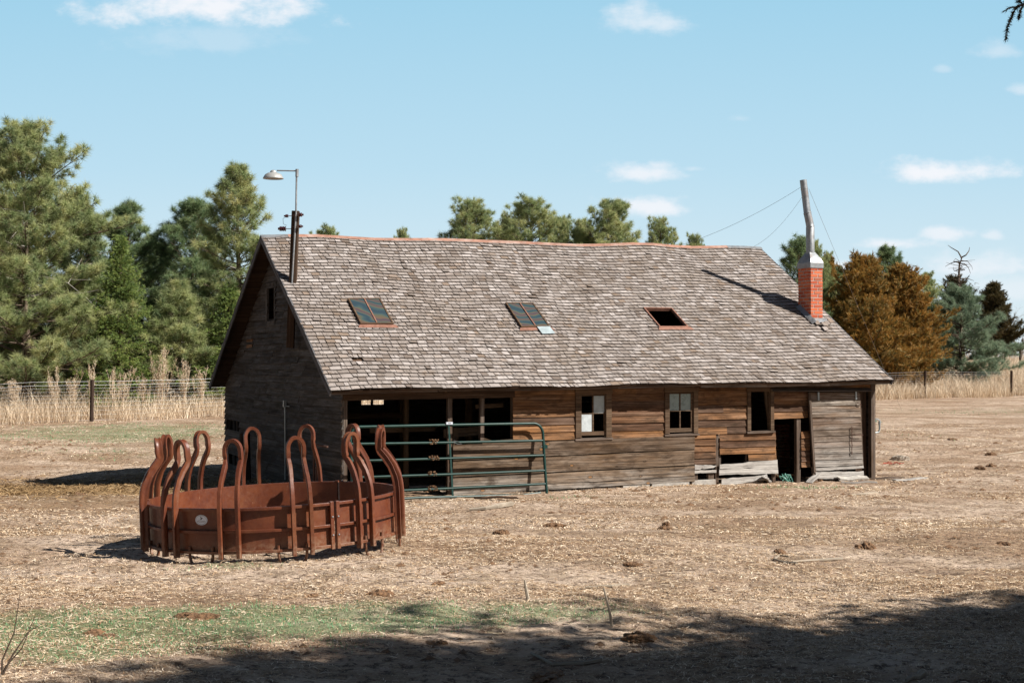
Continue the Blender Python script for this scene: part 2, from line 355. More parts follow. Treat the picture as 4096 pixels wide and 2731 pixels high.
def mound(x,y): 
    # matted straw heap left of the shed
    return .06*np.exp(-(((x+10.2)/2.6)**2+((y-28.8)/1.3)**2))+.05*np.exp(-(((x+7.8)/2.2)**2+((y-29.8)/1.5)**2))+.05*np.exp(-(((x+12.6)/2.0)**2+((y-29)/1.6)**2))
def tz(x,y):
    x=np.asarray(x,float);y=np.asarray(y,float)
    near=1/(1+((y-10)/40)**2)
    return tz0(x,y)+mound(x,y)+ (.040*(vn(x*1.3,y*1.3)-.5)+.034*(vn(x*4+7,y*4)-.5)+.024*(vn(x*11,y*11+3)-.5))*np.clip(1.2-y/70,.2,1)+.12*(vn(x*.25,y*.25)-.5)*np.clip((y-34)/10,0,1)
def Z(x,y): return float(tz(x,y))
def ray(px,py):
    a=(px-2048)/F;b=(1365.5-py)/F
    return Vector((a,math.cos(PIT)-b*math.sin(PIT),math.sin(PIT)+b*math.cos(PIT)))
def G(px,py):
    """ground point seen at a place given in photograph units"""
    r=ray(px,py); t=4.0
    for _ in range(4000):
        p=r*t
        if CZ+p.z<=Z(p.x,p.y): break
        t*=1.004
    return Vector((p.x,p.y,Z(p.x,p.y)))
def GV(vx,vy): return G(vx*1.7415,vy*1.7415)
def green(x,y):
    def el(cx,cy,rx,ry): return np.exp(-(((x-cx)/rx)**2+((y-cy)/ry)**2)**1.3)
    g=el(-2.5,8.9,1.9,.75)*.9+el(-1.2,9.3,1.6,.5)*.75+el(.6,9.8,1.2,.4)*.30+el(.3,9.3,1.0,.35)*.35+el(-2.8,7.9,1.1,.45)*.7+el(-2.3,12.0,.8,.45)*.5
    g=g+el(1.8,27.3,2.2,.5)*.35+el(5.6,29.3,1.3,.35)*.65+el(7.4,29.6,1.5,.3)*.4+el(-1.5,26,1.2,.5)*.3+el(-12.5,47,6,4.0)*.75+el(-11,40.5,4,2.0)*.45+el(22,62,9,5)*.45+el(13,44,3,3)*.3
    return np.clip(g,0,1)
def hayb(x,y):
    def el(cx,cy,rx,ry): return np.exp(-(((x-cx)/rx)**2+((y-cy)/ry)**2))
    return np.clip(el(-9.5,28.8,4.2,2.6)*1.2+el(-8,25,4,2.5)*.4,0,1)
xs=np.concatenate([-np.geomspace(500,14,34),np.linspace(-13.6,-6.2,50),np.linspace(-6.1,6.1,150),np.linspace(6.25,16,56),np.geomspace(16.5,500,34)])
ys=np.concatenate([np.linspace(-30,4,12),np.linspace(5,16,130),np.linspace(16.15,40,120),np.linspace(40.4,90,80),np.geomspace(91,900,30)])
GX,GY=np.meshgrid(xs,ys); GZ=tz(GX,GY)
V=np.stack([GX.ravel(),GY.ravel(),GZ.ravel()],1); nx=len(xs); ny=len(ys)
idx=np.arange(nx*ny).reshape(ny,nx)
T=np.stack([idx[:-1,:-1].ravel(),idx[:-1,1:].ravel(),idx[1:,1:].ravel(),idx[1:,:-1].ravel()],1)
def m_ground():
    m,t,b=material('dry_paddock_ground'); p=t.n('ShaderNodeTexCoord').outputs['Object']
    a=t.noise(t.vmul(p,(.8,1.3,1)),.42,6,.65); c1=t.noise(p,2.2,6,.7); c2=t.noise(p,14,6,.75); c3=t.noise(p,70,3,.7)
    st=t.noise(t.vmul(p,(9,30,10)),1,5,.75,1.5)
    c=t.mix(t.rng(a,.42,.58),(.30,.19,.122,1),(.57,.44,.345,1))
    c=t.mix(t.rng(c1,.45,.64,0,.8),c,(.17,.105,.06,1))
    c=t.mix(t.rng(st,.50,.62,0,.65),c,(.50,.385,.25,1))
    c=t.mix(t.rng(c2,.50,.41,0,.92),c,(.085,.05,.032,1))
    c=t.mix(t.rng(c3,.56,.68,0,.7),c,(.58,.48,.37,1))
    hb=t.attr('hay'); c=t.mix(t.math('MULTIPLY',hb,.8),c,t.mix(t.rng(c2,.35,.65),(.10,.06,.025,1),(.26,.16,.07,1)))
    g=t.attr('green'); gm=t.rng(t.math('ADD',t.math('ADD',t.math('MULTIPLY',g,.9),t.math('MULTIPLY',t.math('SUBTRACT',c2,.5),1.2)),t.math('MULTIPLY',t.math('SUBTRACT',c1,.5),1.3)),.38,.85,0,.62)
    c=t.mix(gm,c,t.mix(t.rng(c3,.3,.7),(.09,.17,.075,1),(.19,.26,.13,1)))
    t.set(b.inputs['Base Color'],c); b.inputs['Roughness'].default_value=.95; b.inputs['Specular IOR Level'].default_value=.15
    bump(t,b,t.math('ADD',t.math('ADD',t.math('MULTIPLY',c1,1.5),c2),t.math('MULTIPLY',c3,.4)),.9,.035); return m
gr=npmesh('ground',V,T,m_ground(),smooth=True,kind='structure')
for nm,fn in (('green',green),('hay',hayb)):
    a=gr.data.attributes.new(nm,'FLOAT','POINT'); a.data.foreach_set('value',fn(V[:,0],V[:,1]).astype(np.float32))
# ------------------------------------------------------------------ shed frame (U along the front, Wd to the back)
TH=R(24.2); U=Vector((math.cos(TH),math.sin(TH),0)); Wd=Vector((-math.sin(TH),math.cos(TH),0)); O=Vector((-3.17,26.8,0))
LEN=12.33; DEP=9.8
def B(u,w_,z): return O+U*u+Wd*w_+Vector((0,0,z))
random.seed(4); rng=np.random.default_rng(4)
# straw litter -------------------------------------------------------------
def scatter(n,y0,y1,pw=1.0,margin=.6):
    y=y0+(y1-y0)*rng.random(n)**pw; x=(rng.random(n)*2-1)*(.375*y+margin); return x,y
def strips(x,y,z,L,wd,rise,curl,flat=.15):
    """n bent two-quad strips"""
    n=len(x); a=rng.random(n)*2*math.pi; d=np.stack([np.cos(a),np.sin(a),np.zeros(n)],1)
    s=np.stack([-np.sin(a),np.cos(a),(rng.random(n)-.5)*1.2],1)*wd[:,None]*.5
    p=np.stack([x,y,z],1); e=(rng.random(n)*rise)[:,None]*np.array([[0,0,1.]])
    b=np.stack([-np.sin(a),np.cos(a),np.zeros(n)],1)*((rng.random(n)-.5)*curl*L)[:,None]
    p0=p-d*L[:,None]*.5; p1=p+e*.8+b; p2=p+d*L[:,None]*.5+e*(rng.random(n)*1.5)[:,None]
    V=np.stack([p0-s,p0+s,p1-s,p1+s,p2-s*.6,p2+s*.6],1).reshape(-1,3)
    k=np.arange(n)*6; T=np.concatenate([np.stack([k,k+1,k+3,k+2],1),np.stack([k+2,k+3,k+5,k+4],1)])
    return V,T
Vs=[];Ts=[];Rs=[];off=0
for n,y0,y1,L0,L1,w0,ri in ((150000,6.4,11,.010,.062,.0032,.010),(120000,10,17,.014,.064,.0046,.012),(110000,16,30,.022,.085,.008,.018),(40000,28,52,.04,.13,.015,.03)):
    x,y=scatter(n,y0,y1); cl=vn(x*.55+3,y*.8)*.62+vn(x*2.0,y*2.6)*.38
    keep=rng.random(n)<np.clip((cl-.36)*3.2,.06,1); keep&=~((green(x,y)>.6)&(rng.random(n)<.25))
    du=(x-O.x)*U.x+(y-O.y)*U.y; dw=(x-O.x)*Wd.x+(y-O.y)*Wd.y
    keep&=~((du>0)&(du<LEN)&(dw>0)&(dw<DEP))
    x=x[keep];y=y[keep];m=len(x); V,T=strips(x,y,tz(x,y)+.004,L0+(L1-L0)*rng.random(m)**2,w0*(.5+rng.random(m)),ri,.5)
    Vs.append(V);Ts.append(T+off);off+=len(V);Rs.append(np.repeat(rng.random(m),6))
npmesh('straw_litter',np.concatenate(Vs),np.concatenate(Ts),M['straw'],np.concatenate(Rs),tip=np.zeros(off),kind='stuff',label='loose pale straw and dead stems scattered over the bare paddock',cat='straw')
# brown hay heap -------------------------------------------------------------
n=20000; x=-9.4+rng.normal(size=n)*2.7; y=29.6+rng.normal(size=n)*2.0
du=(x-O.x)*U.x+(y-O.y)*U.y; k_=du<-.15; x=x[k_];y=y[k_];n=len(x)
V,T=strips(x,y,tz(x,y)+.02*rng.random(n),.08+.2*rng.random(n),.012*(.5+rng.random(n)),.06,.6)
npmesh('old_hay',V,T,M['haybrown'],np.repeat(rng.random(n),6),tip=np.zeros(len(V)),kind='stuff',label='matted brown old hay heaped on the ground left of the shed',cat='hay')
# short green grass ------------------------------------------------------------
def blades(x,y,z,h,wd,lean,seg=1):
    n=len(x); a=rng.random(n)*2*math.pi; s=np.stack([np.cos(a),np.sin(a),np.zeros(n)],1)*wd[:,None]*.5
    b=rng.random(n)*2*math.pi; l=np.stack([np.cos(b),np.sin(b),np.zeros(n)],1)*(lean*rng.random(n)*h)[:,None]
    p=np.stack([x,y,z],1); m=p+l*.35+np.array([0,0,1.])*(h*.6)[:,None]; t=p+l+np.array([0,0,1.])*h[:,None]
    V=np.stack([p-s,p+s,m-s*.8,m+s*.8,t],1).reshape(-1,3); k=np.arange(n)*5
    T=np.concatenate([np.stack([k,k+1,k+3],1),np.stack([k,k+3,k+2],1),np.stack([k+2,k+3,k+4],1)])
    return V,T,np.tile([0,0,.5,.5,1.],n)
X=[];Yv=[]
for n,y0,y1 in ((110000,6.5,13),(60000,24,32),(70000,34,66)):
    x,y=scatter(n,y0,y1); g=green(x,y); nz_=vn(x*.9,y*1.6)*.55+vn(x*3.1,y*3.1)*.45; k_=(rng.random(n)<np.clip((g*1.15+nz_-.95)*1.8,0,.75))&(g>.06)
    du=(x-O.x)*U.x+(y-O.y)*U.y; dw=(x-O.x)*Wd.x+(y-O.y)*Wd.y; k_&=~((du>-.1)&(du<LEN)&(dw>-.05)&(dw<DEP))
    X.append(x[k_]);Yv.append(y[k_])
x=np.concatenate(X);y=np.concatenate(Yv);n=len(x); sc=np.clip(y/10,1,3.2)
V,T,tp=blades(x,y,tz(x,y)-.005,(.010+.020*rng.random(n))*sc**.7,.0036*sc*(.6+rng.random(n)),1.2)
npmesh('short_grass',V,T,M['greengrass'],np.repeat(rng.random(n),5),tip=tp,kind='stuff',label='sparse short green grass growing in patches on the paddock',cat='grass')
# tall dry grass along and beyond the fence ------------------------------------------
def fy(x): return 51.5+.72*(x+15.2)
Xs=[];Ys=[];Hs=[]
for n,o0,o1,h0,h1 in ((52000,-.35,3.5,.35,1.15),(52000,3,14,.6,1.45),(26000,12,60,.7,1.7)):
    x=rng.uniform(-32,58,n); off_=o0+(o1-o0)*rng.random(n)**1.3; y=fy(x)+off_
    k_=(np.abs(x)<.47*y+1)&(vn(x*.8,y*.8)>.18)&~((x>-6)&(x<13)&(y<70)&(rng.random(n)<.7)); x=x[k_];y=y[k_]
    Xs.append(x);Ys.append(y);Hs.append((h0+(h1-h0)*rng.random(len(x))**1.4)*(.65+.7*vn(x*.6+9,y*.6)))
x=np.concatenate(Xs);y=np.concatenate(Ys);h=np.concatenate(Hs);n=len(x)
V,T,tp=blades(x,y,tz(x,y)-.01,h*(.6+.5*rng.random(n)),(.009+.012*rng.random(n))*(y/60),1.1)
npmesh('tall_dry_grass',V,T,M['drygrass'],np.repeat(rng.random(n),5),tip=tp,kind='stuff',label='tall dry tan grass growing along and beyond the wire fence',cat='dry grass')
# seed-headed weeds behind the left fence: each clump a thing
def weed(x,y,h,k,sd_,label,group=None,mat='drygrass',cat='weed'):
    r=np.random.default_rng(sd_); Vv=[];Tt=[];o=0
    m=MB(); random.seed(sd_)
    for i in range(k):
        a=random.uniform(0,6.28); b=random.uniform(.02,.22)*h; hh=h*random.uniform(.7,1)
        p=[Vector((random.uniform(-.1,.1),random.uniform(-.1,.1),0))]
        for s_ in range(1,6):
            f_=s_/5; p.append(p[0]+Vector((math.cos(a)*b*f_*f_+random.uniform(-.02,.02),math.sin(a)*b*f_*f_,hh*f_)))
        m.tube(p,[.009,.008,.007,.006,.005,.003],4)
        for q in range(16):
            f_=random.uniform(.35,1); s_=f_*5; i0=min(4,int(s_)); c=p[i0].lerp(p[i0+1],s_-i0)
            an=random.uniform(0,6.28); l=random.uniform(.12,.35)*(1.25-f_)*h*.5+.05
            e=c+Vector((math.cos(an)*l*.5,math.sin(an)*l*.5,l)); m.tube([c,c.lerp(e,.5)+Vector((math.cos(an),math.sin(an),0))*l*.1,e],[.005,.004,.003],3)
            for _ in range(4):
                d=c.lerp(e,random.uniform(.4,1)); v=Vector((random.gauss(0,.04),random.gauss(0,.04),random.uniform(.03,.09))); m.tube([d,d+v],[.005,.002],3)
    o=m.build('dry_weed',M[mat],origin=(0,0,0)); o.data.attributes.new('tip','FLOAT','POINT'); o.location=(x,y,Z(x,y)-.02)
    tag(o,label=label,cat=cat,group=group); return o
# ------------------------------------------------------------------ the wooden shed
shed=empty('wooden_shed',tuple(O),label='long low weathered wooden shed with a steep shingled roof and red brick chimney',cat='shed')
SO=tuple(O)
def sbuild(m,name,mats,parent=None,**kw):
    """part of the shed: mesh in shed-local coordinates"""
    o=m.build(name,mats,parent or shed,origin=SO,**kw); return o
random.seed(11)
LR=6.143; SE=5.2
def ze(u): return 1.99+.10*(u+.36)/12.86+.012*math.sin(u*1.1)
def zr(u): return 5.26+.127*(u+.36)/12.86+.03*math.exp(-((u-9.3)/.7)**2)-.03*math.exp(-((u-7.2)/1.5)**2)+.012*math.sin(u*1.7)
def RS(u,s,h=0,back=False):
    t=s/LR; sag=-.045*math.sin(math.pi*t)*math.sin(math.pi*(u+.4)/12.9)+.012*math.sin(u*2.3+s)
    if not back: p=B(u,-.45+SE*t,ze(u)*(1-t)+zr(u)*t+sag); n=(-Wd*.532+Vector((0,0,.846)))
    else: p=B(u,9.95-SE*t,(1.89+.06*u/12)*(1-t)+zr(u)*t+sag); n=(Wd*.532+Vector((0,0,.846)))
    return p+n*h
def roofz(w_,u=0):
    s=(w_+.45)/SE*LR if w_<=4.75 else (9.95-w_)/SE*LR
    return RS(u,s,0,w_>4.75).z
HOLES=[(.85,1.49,2.36,3.31),(4.37,4.97,2.30,3.22),(7.72,8.40,2.30,3.10)]
def cut(iv,a,b):
    out=[]
    for x0,x1 in iv:
        if b<=x0 or a>=x1: out.append((x0,x1)); continue
        if a>x0: out.append((x0,a))
        if b<x1: out.append((b,x1))
    return [q for q in out if q[1]-q[0]>.02]
sh_=MB()
for back in (False,True):
    for r in range(45):
        e=.1365; s0=r*e-.01; u=-.375+random.uniform(-.04,0)
        while u<12.50:
            wd_=random.choice((.09,.12,.15,.17,.19,.22))*random.uniform(.85,1.1)*(1.9 if back else 1); a,b=u,min(u+wd_,12.53); u=b
            if b-a<.04: continue
            g=random.uniform(.004,.010); iv=[(a+g,b-g)]
            sm=s0+.07
            if not back:
                for h0,h1,q0,q1 in HOLES:
                    if sm>q0-.02 and sm<q1: iv=cut(iv,h0,h1)
            if random.random()<.0005: continue
            for a2,b2 in iv:
                j=random.gauss(0,.006); j2=j+random.gauss(0,.004); s1=s0+.162; lift=max(0,random.gauss(0,.003))+(.018 if random.random()<.02 else 0); l2=max(0,random.gauss(0,.003))+lift*.6
                if random.random()<.012: j-=.03;j2-=.03
                sk=random.gauss(0,.003)
                P=[RS(a2+sk,s0+j,.013+lift,back),RS(b2+sk,s0+j2,.013+l2,back),RS(b2,s1,.0,back),RS(a2,s1,0,back),
                   RS(a2+sk,s0+j,.031+lift,back),RS(b2+sk,s0+j2,.031+l2,back),RS(b2,s1,.006,back),RS(a2,s1,.006,back)]
                o=(random.random()*40,random.random()*40,random.random()*9)
                gc=[(q[0]+o[0],q[1]+o[1],o[2]) for q in ((a2,0),(b2,0),(b2,.16),(a2,.16))]*2
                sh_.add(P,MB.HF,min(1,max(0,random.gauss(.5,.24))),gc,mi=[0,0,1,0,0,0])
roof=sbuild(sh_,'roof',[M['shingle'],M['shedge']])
# sheathing and rafters under the shingles
dk=MB()
for back in (False,True):
    s=.0
    while s<LR-.02:
        s1=min(s+.19,LR); iv=[(-.34,12.48)]
        if not back:
            for h0,h1,q0,q1 in HOLES:
                if s1>q0 and s<q1: iv=cut(iv,h0,h1)
        for a,b in iv:
            n=max(1,int((b-a)/1.2))
            for i in range(n):
                x0=a+(b-a)*i/n;x1=a+(b-a)*(i+1)/n
                dk.hexa([RS(x0,s,-.03,back),RS(x1,s,-.03,back),RS(x1,s1,-.03,back),RS(x0,s1,-.03,back),RS(x0,s,-.006,back),RS(x1,s,-.006,back),RS(x1,s1,-.006,back),RS(x0,s1,-.006,back)])
        s=s1+.001
sbuild(dk,'roof_sheathing',M['dark_timber'],roof)
rf=MB()
for i in range(14):
    u=.12+i*.92
    for back in (False,True): 
        if any(h0-.05<u<h1+.05 for h0,h1,_,_ in HOLES) and not back: continue
        rf.beam(RS(u,.1,-.09,back),RS(u,LR-.05,-.09,back),.11,.045,up=(0,0,1))
sbuild(rf,'rafters',M['rafter'],roof)
# rake boards, fascia, ridge cap
rakemat=wood('rake_board_blue_grey',[(.10,.10,.11),(.15,.15,.16)],grey=(.22,.22,.23),gamt=.6)
for uu in (-.385,12.535):
    for back in (False,True):
        rk=MB()
        for i in range(6):
            s0=LR*i/6;s1=LR*(i+1)/6
            a=RS(uu,s0,-.045,back);b=RS(uu,s1,-.045,back)
            rk.beam(a,b,.13,.03,up=tuple(RS(uu,s0,1,back)-RS(uu,s0,0,back)),rnd=.3+.2*(i%2))
        sbuild(rk,'rake_board',rakemat,roof)
for a,b,dz,ma in ((-.36,1.75,0,'fascia'),(1.77,7.6,.008,'fascia'),(7.62,12.5,-.012,'door')):
    fc=MB(); n=max(1,int((b-a)/1.5))
    for i in range(n):
        x0=a+(b-a)*i/n;x1=a+(b-a)*(i+1)/n
        fc.beam(B(x0,-.365,ze(x0)-.025+dz),B(x1,-.365,ze(x1)-.025+dz),.095,.03)
    sbuild(fc,'fascia_board',M[ma],roof)
so=MB()
for i in range(12): 
    a=-.34+i*1.07; so.hexa([B(a,-.41,ze(a)-.03),B(a+1.06,-.41,ze(a+1.06)-.03),B(a+1.06,0,ze(a+1)+.10),B(a,0,ze(a)+.10),B(a,-.41,ze(a)-.01),B(a+1.06,-.41,ze(a+1.06)-.01),B(a+1.06,0,ze(a+1)+.12),B(a,0,ze(a)+.12)])
sbuild(so,'soffit_boards',M['dark_timber'],roof)
rc=MB(); u=-.40
while u<12.54:
    u1=min(u+random.uniform(.5,.7),12.54); mi=1 if (u<.1 or random.random()<.13 or u1>12) else 0; h=.035+random.uniform(0,.006)
    a=RS(u,LR,h); b=RS(u1+.03,LR,h+.002)
    def dn(p,back,u_): return RS(u_,LR-.11,.032,back)
    rc.add([a,b,dn(0,False,u1+.03),dn(0,False,u),dn(0,True,u1+.03),dn(0,True,u)],[(0,3,2,1),(0,1,4,5)],random.random(),mi=mi); u=u1
sbuild(rc,'ridge_cap',[M['rustmetal'],M['galv']],roof)
# skylights
for k_,(h0,h1,q0,q1) in enumerate(HOLES):
    fr=MB(); hh=.075 if k_<2 else .05
    for (a,b,c,d) in ((h0-.03,h1+.03,q0-.03,q0),(h0-.03,h1+.03,q1,q1+.03),(h0-.03,h0,q0,q1),(h1,h1+.03,q0,q1)):
        fr.hexa([RS(a,c,-.03),RS(b,c,-.03),RS(b,d,-.03),RS(a,d,-.03),RS(a,c,hh),RS(b,c,hh),RS(b,d,hh),RS(a,d,hh)])
    sk_=sbuild(fr,'skylight',M['copperflash'] if k_==2 else M['trim'],roof)
    if k_==2: sk_['label']='open skylight hole with no cover'
    fl=MB(); fl.hexa([RS(h0-.10,q0-.13,.029),RS(h1+.12,q0-.13,.029),RS(h1+.07,q0-.03,.03),RS(h0-.05,q0-.03,.03),RS(h0-.10,q0-.13,.034),RS(h1+.12,q0-.13,.034),RS(h1+.07,q0-.03,.045),RS(h0-.05,q0-.03,.045)])
    sbuild(fl,'flashing',M['copperflash'],sk_)
    if k_<2:
        pn=MB(); pn.hexa([RS(h0,q0,.055),RS(h1,q0,.055),RS(h1,q1,.055),RS(h0,q1,.055),RS(h0,q0,.064),RS(h1,q0,.064),RS(h1,q1,.064),RS(h0,q1,.064)])
        sbuild(pn,'screen_pane',M['screen'],sk_)
        mt=MB(); um=(h0+h1)/2; mt.hexa([RS(um-.012,q0,.066),RS(um+.012,q0,.066),RS(um+.012,q1,.066),RS(um-.012,q1,.066),RS(um-.012,q0,.08),RS(um+.012,q0,.08),RS(um+.012,q1,.08),RS(um-.012,q1,.08)])
        sbuild(mt,'glazing_bar',M['copperflash'],sk_)
    if k_==1:
        gl=MB(); gl.hexa([RS(4.72,q0-.30,.045),RS(5.02,q0-.30,.045),RS(5.0,q0-.02,.06),RS(4.70,q0-.02,.06),RS(4.72,q0-.30,.05),RS(5.02,q0-.30,.05),RS(5.0,q0-.02,.065),RS(4.70,q0-.02,.065)])
        sbuild(gl,'slipped_glass',M['glass'],sk_)
# siding --------------------------------------------------------------------
def rows(m,u0,u1,z0,z1,ex,holes=(),F_=None,off=0,jit=.004,seg=(1.2,3.6),sag=None,slope=None,out=.030,thin=.005,top=None):
    """lapped boards; F_(u,z,out) maps to the wall; slope(z)->(a,b) clips the ends"""
    z=z0; rk_=0
    while z<z1-.01:
        zt=min(z+ex,z1); iv=[(u0,u1)]
        if slope:
            a0,b0=slope(z);iv=[(max(u0,a0),min(u1,b0))]
            if iv[0][1]-iv[0][0]<.05: z=zt; continue
        for h in holes:
            zm=(z+zt)/2
            if h[2]<zm<h[3]: iv=cut(iv,h[0],h[1])
        for a,b in iv:
            x=a
            while x<b-.01:
                x1=min(x+random.uniform(*seg),b)
                if b-x1<.3: x1=b
                n=max(1,int((x1-x)/.6)); r=random.random(); j0=random.gauss(0,jit);j1=random.gauss(0,jit); ow=random.gauss(0,.002)
                o=(random.random()*60,random.random()*60,random.random()*60); vs=[];gc=[]
                for i in range(n+1):
                    t=i/n; uu=x+(x1-x)*t; zz=z+j0*(1-t)+j1*t+(sag(uu,z) if sag else 0); zh=zt-.0+j0*(1-t)+j1*t+(sag(uu,zt) if sag else 0)
                    ub=ut=uu
                    if slope:
                        a1,b1=slope(zt)
                        if uu<a1: ut=a1
                        if uu>b1: ut=b1
                    w_=random.gauss(0,.0015); zz+=random.gauss(0,.0012)
                    ib=-.001-.003*(rk_%2)
                    for (q,zq,oq) in ((ub,zz-.008,ib),(ub,zz-.016,out+ow+w_),(ut,zh,thin+ow),(ut,zh,ib)):
                        vs.append(F_(q,zq,oq)); gc.append((q+o[0],zq*1.0+o[1],oq+o[2]))
                fs=[(0,1,2,3)]
                for i in range(n):
                    k=i*4
                    for j in range(4): fs.append((k+j,k+4+j,k+4+(j+1)%4,k+(j+1)%4))
                fs.append((n*4+3,n*4+2,n*4+1,n*4))
                m.add(vs,fs,r,gc); x=x1
        z=zt; rk_+=1
FW=lambda u,z,o: B(u,-o,z)
fw=MB()
W1=(4.90,5.68,.97,1.90); W2=(6.97,7.75,.99,1.97); W3=(9.0,9.64,.99,1.97)
rows(fw,3.49,7.72,.965,2.19,.152,[W1,W2],FW)
rows(fw,7.72,9.66,1.00,2.19,.152,[W2,W3],FW,seg=(.6,1.9))
rows(fw,9.66,10.56,1.30,1.90,.145,[],FW,seg=(.9,.9),jit=.008)
rows(fw,9.66,12.33,1.90,2.19,.15,[],FW)
rows(fw,7.67,8.205,.365,1.0,.135,[],FW,jit=.006)
rows(fw,8.30,9.72,.565,1.0,.145,[],FW,jit=.006,seg=(1.4,1.5))
rows(fw,9.02,9.735,.405,.56,.15,[],FW)
rows(fw,10.385,10.62,.22,.99,.128,[],FW,jit=.008)
front=sbuild(fw,'front_wall',M['siding'])
def quadboard(m,a,b,c,d,o0=.0,o1=.03,rnd=None,n=6,rag=.0):
    """board in the front wall plane from corners a(left bottom) b(right bottom) c(right top) d(left top)"""
    vs=[];gc=[];o=(random.random()*60,random.random()*60,random.random()*60)
    for i in range(n+1):
        t=i/n
        p=(a[0]+(b[0]-a[0])*t,a[1]+(b[1]-a[1])*t+random.gauss(0,rag)); q=(d[0]+(c[0]-d[0])*t,d[1]+(c[1]-d[1])*t+random.gauss(0,rag))
        e=random.gauss(0,.002)
        for (x,z,ow) in ((p[0],p[1],o0),(p[0],p[1],o1+e),(q[0],q[1],o1-.002+e),(q[0],q[1],o0)):
            vs.append(FW(x,z,ow)); gc.append((x+o[0],z+o[1],ow+o[2]))
    fs=[(0,1,2,3)]+[(i*4+j,i*4+4+j,i*4+4+(j+1)%4,i*4+(j+1)%4) for i in range(n) for j in range(4)]+[(n*4+3,n*4+2,n*4+1,n*4)]
    m.add(vs,fs,rnd,gc)
pk=MB()
quadboard(pk,(2.20,.605),(7.66,.684),(7.66,.966),(2.20,.90),.022,.052,.3,14,.002)
quadboard(pk,(2.20,.285),(7.65,.350),(7.655,.662),(2.20,.580),.018,.048,.6,14,.002)
quadboard(pk,(2.20,.050),(7.66,.118),(7.66,.328),(2.20,.255),.020,.050,.8,14,.003)
quadboard(pk,(2.20,-.075),(7.665,.012),(7.665,.108),(2.20,.035),.014,.044,.95,14,.004)
quadboard(pk,(2.83,.87),(3.52,.93),(3.52,.985),(2.83,.965),.010,.020,.5)
sbuild(pk,'wide_planks',M['plank'],front)
bl=MB()
quadboard(bl,(7.67,.245),(8.12,.27),(8.21,.315),(7.67,.355),.02,.045,.7,8,.004)
quadboard(bl,(7.67,.17),(8.205,.165),(8.21,.225),(7.67,.235),.012,.03,.2,8,.004)
quadboard(bl,(8.28,.245),(9.75,.235),(9.745,.395),(8.28,.335),.022,.045,.4,10,.005)
quadboard(bl,(8.27,.115),(9.765,.10),(9.755,.232),(8.27,.24),.020,.045,.6,10,.006)
sbuild(bl,'bleached_planks',M['bleached'],front)
# framing behind the wall
for (u,w0,w1,z0,z1) in ((.02,.10,.10,-.15,1.93),(2.155,.09,.09,-.15,1.82),(2.84,.08,.09,.9,1.84),(3.52,.08,.10,-.1,1.9),(8.245,.07,.10,-.12,1.01),(10.33,.10,.10,-.14,1.30),(7.72,.10,.08,-.05,.25),(8.10,.14,.08,-.05,.2),(8.33,.05,.05,.1,.56),(9.0,.04,.05,.3,.56),(9.70,.07,.07,-.15,1.02)):
    po=MB(); po.beam(B(u,.055,z0),B(u+.005,.055,z1),w1,w0,up=tuple(Wd)); sbuild(po,'wall_post',M['fascia'],front)
hd=MB()
hd.beam(B(-.02,-.012,1.865),B(3.52,-.012,1.885),.15,.05)
hd.beam(B(-.02,.03,2.06),B(3.52,.03,2.08),.24,.05)
sbuild(hd,'opening_header',M['dark_timber'],front)
rc_=MB()
for (a,b,z0,z1,w_) in ((12.25,12.36,-.12,2.05,0),):
    rc_.beam(B(12.30,0,-.14),B(12.31,0,2.05),.11,.11,up=tuple(Wd))
sbuild(rc_,'corner_post',M['fascia'],front)
gp=MB()
for i in range(3): gp.beam(B(11.97+i*.10,.10,-.1),B(11.97+i*.10,.10,1.9),.095,.02,up=tuple(U))
sbuild(gp,'recessed_boards',M['dark_timber'],front)
# foundation
fo=MB()
for (a,b,z1,o_) in ((5.0,5.9,-.05,.0),(5.95,6.6,-.02,.03),(6.63,7.55,.0,.035),(7.60,8.2,.02,.03),(3.6,4.9,-.07,0)):
    fo.hexa([B(a,-o_,-.35),B(b,-o_,-.35),B(b,.18,-.35),B(a,.18,-.35),B(a+.01,-o_,z1),B(b-.01,-o_,z1+.01),B(b-.01,.18,z1),B(a+.01,.18,z1)])
sbuild(fo,'foundation',M['concrete'],bevel=.01)
# side and back walls ---------------------------------------------------------
def gslope(u):
    def f(z):
        lo=-.0;hi=DEP
        zz=z+.05
        f0=roofz(0,u); fr=roofz(4.75,u)
        if zz>f0-.06: lo=(zz-(f0-.06))/((fr-f0)/4.75)
        fb=roofz(DEP,u)
        if zz>fb-.06: hi=DEP-(zz-(fb-.06))/((fr-fb)/(DEP-4.75))
        return lo,hi
    return f
GWL=lambda w_,z,o: B(-o,w_,z)
gsag=lambda w_,z: (.045*math.sin(w_*.55+.6)-.05*math.exp(-((w_-2.3)/2.2)**2))*max(0,1-z/4.2)
gw=MB()
rows(gw,0,DEP,-.28,5.3,.139,[(4.97,5.57,3.41,4.13),(8.25,9.62,.90,1.10),(8.44,9.55,-.02,.22),(8.9,9.75,.35,.38)],GWL,slope=gslope(0),sag=gsag,seg=(1.0,3.4),jit=.010,out=.046)
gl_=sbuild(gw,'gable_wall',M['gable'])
op_=MB(); rows(op_,6.95,7.5,2.86,3.14,.139,[],lambda a,b,c:GWL(a,b,c+.012),sag=gsag,seg=(.5,.6))
sbuild(op_,'unweathered_boards',M['siding'],gl_)
st_=MB()
for w_ in (8.2,8.7,9.1,9.65): st_.beam(B(.05,w_,-.2),B(.05,w_,1.5),.06,.05,up=tuple(U))
sbuild(st_,'studs',M['gable'],gl_)
lw=MB(); random.seed(5)
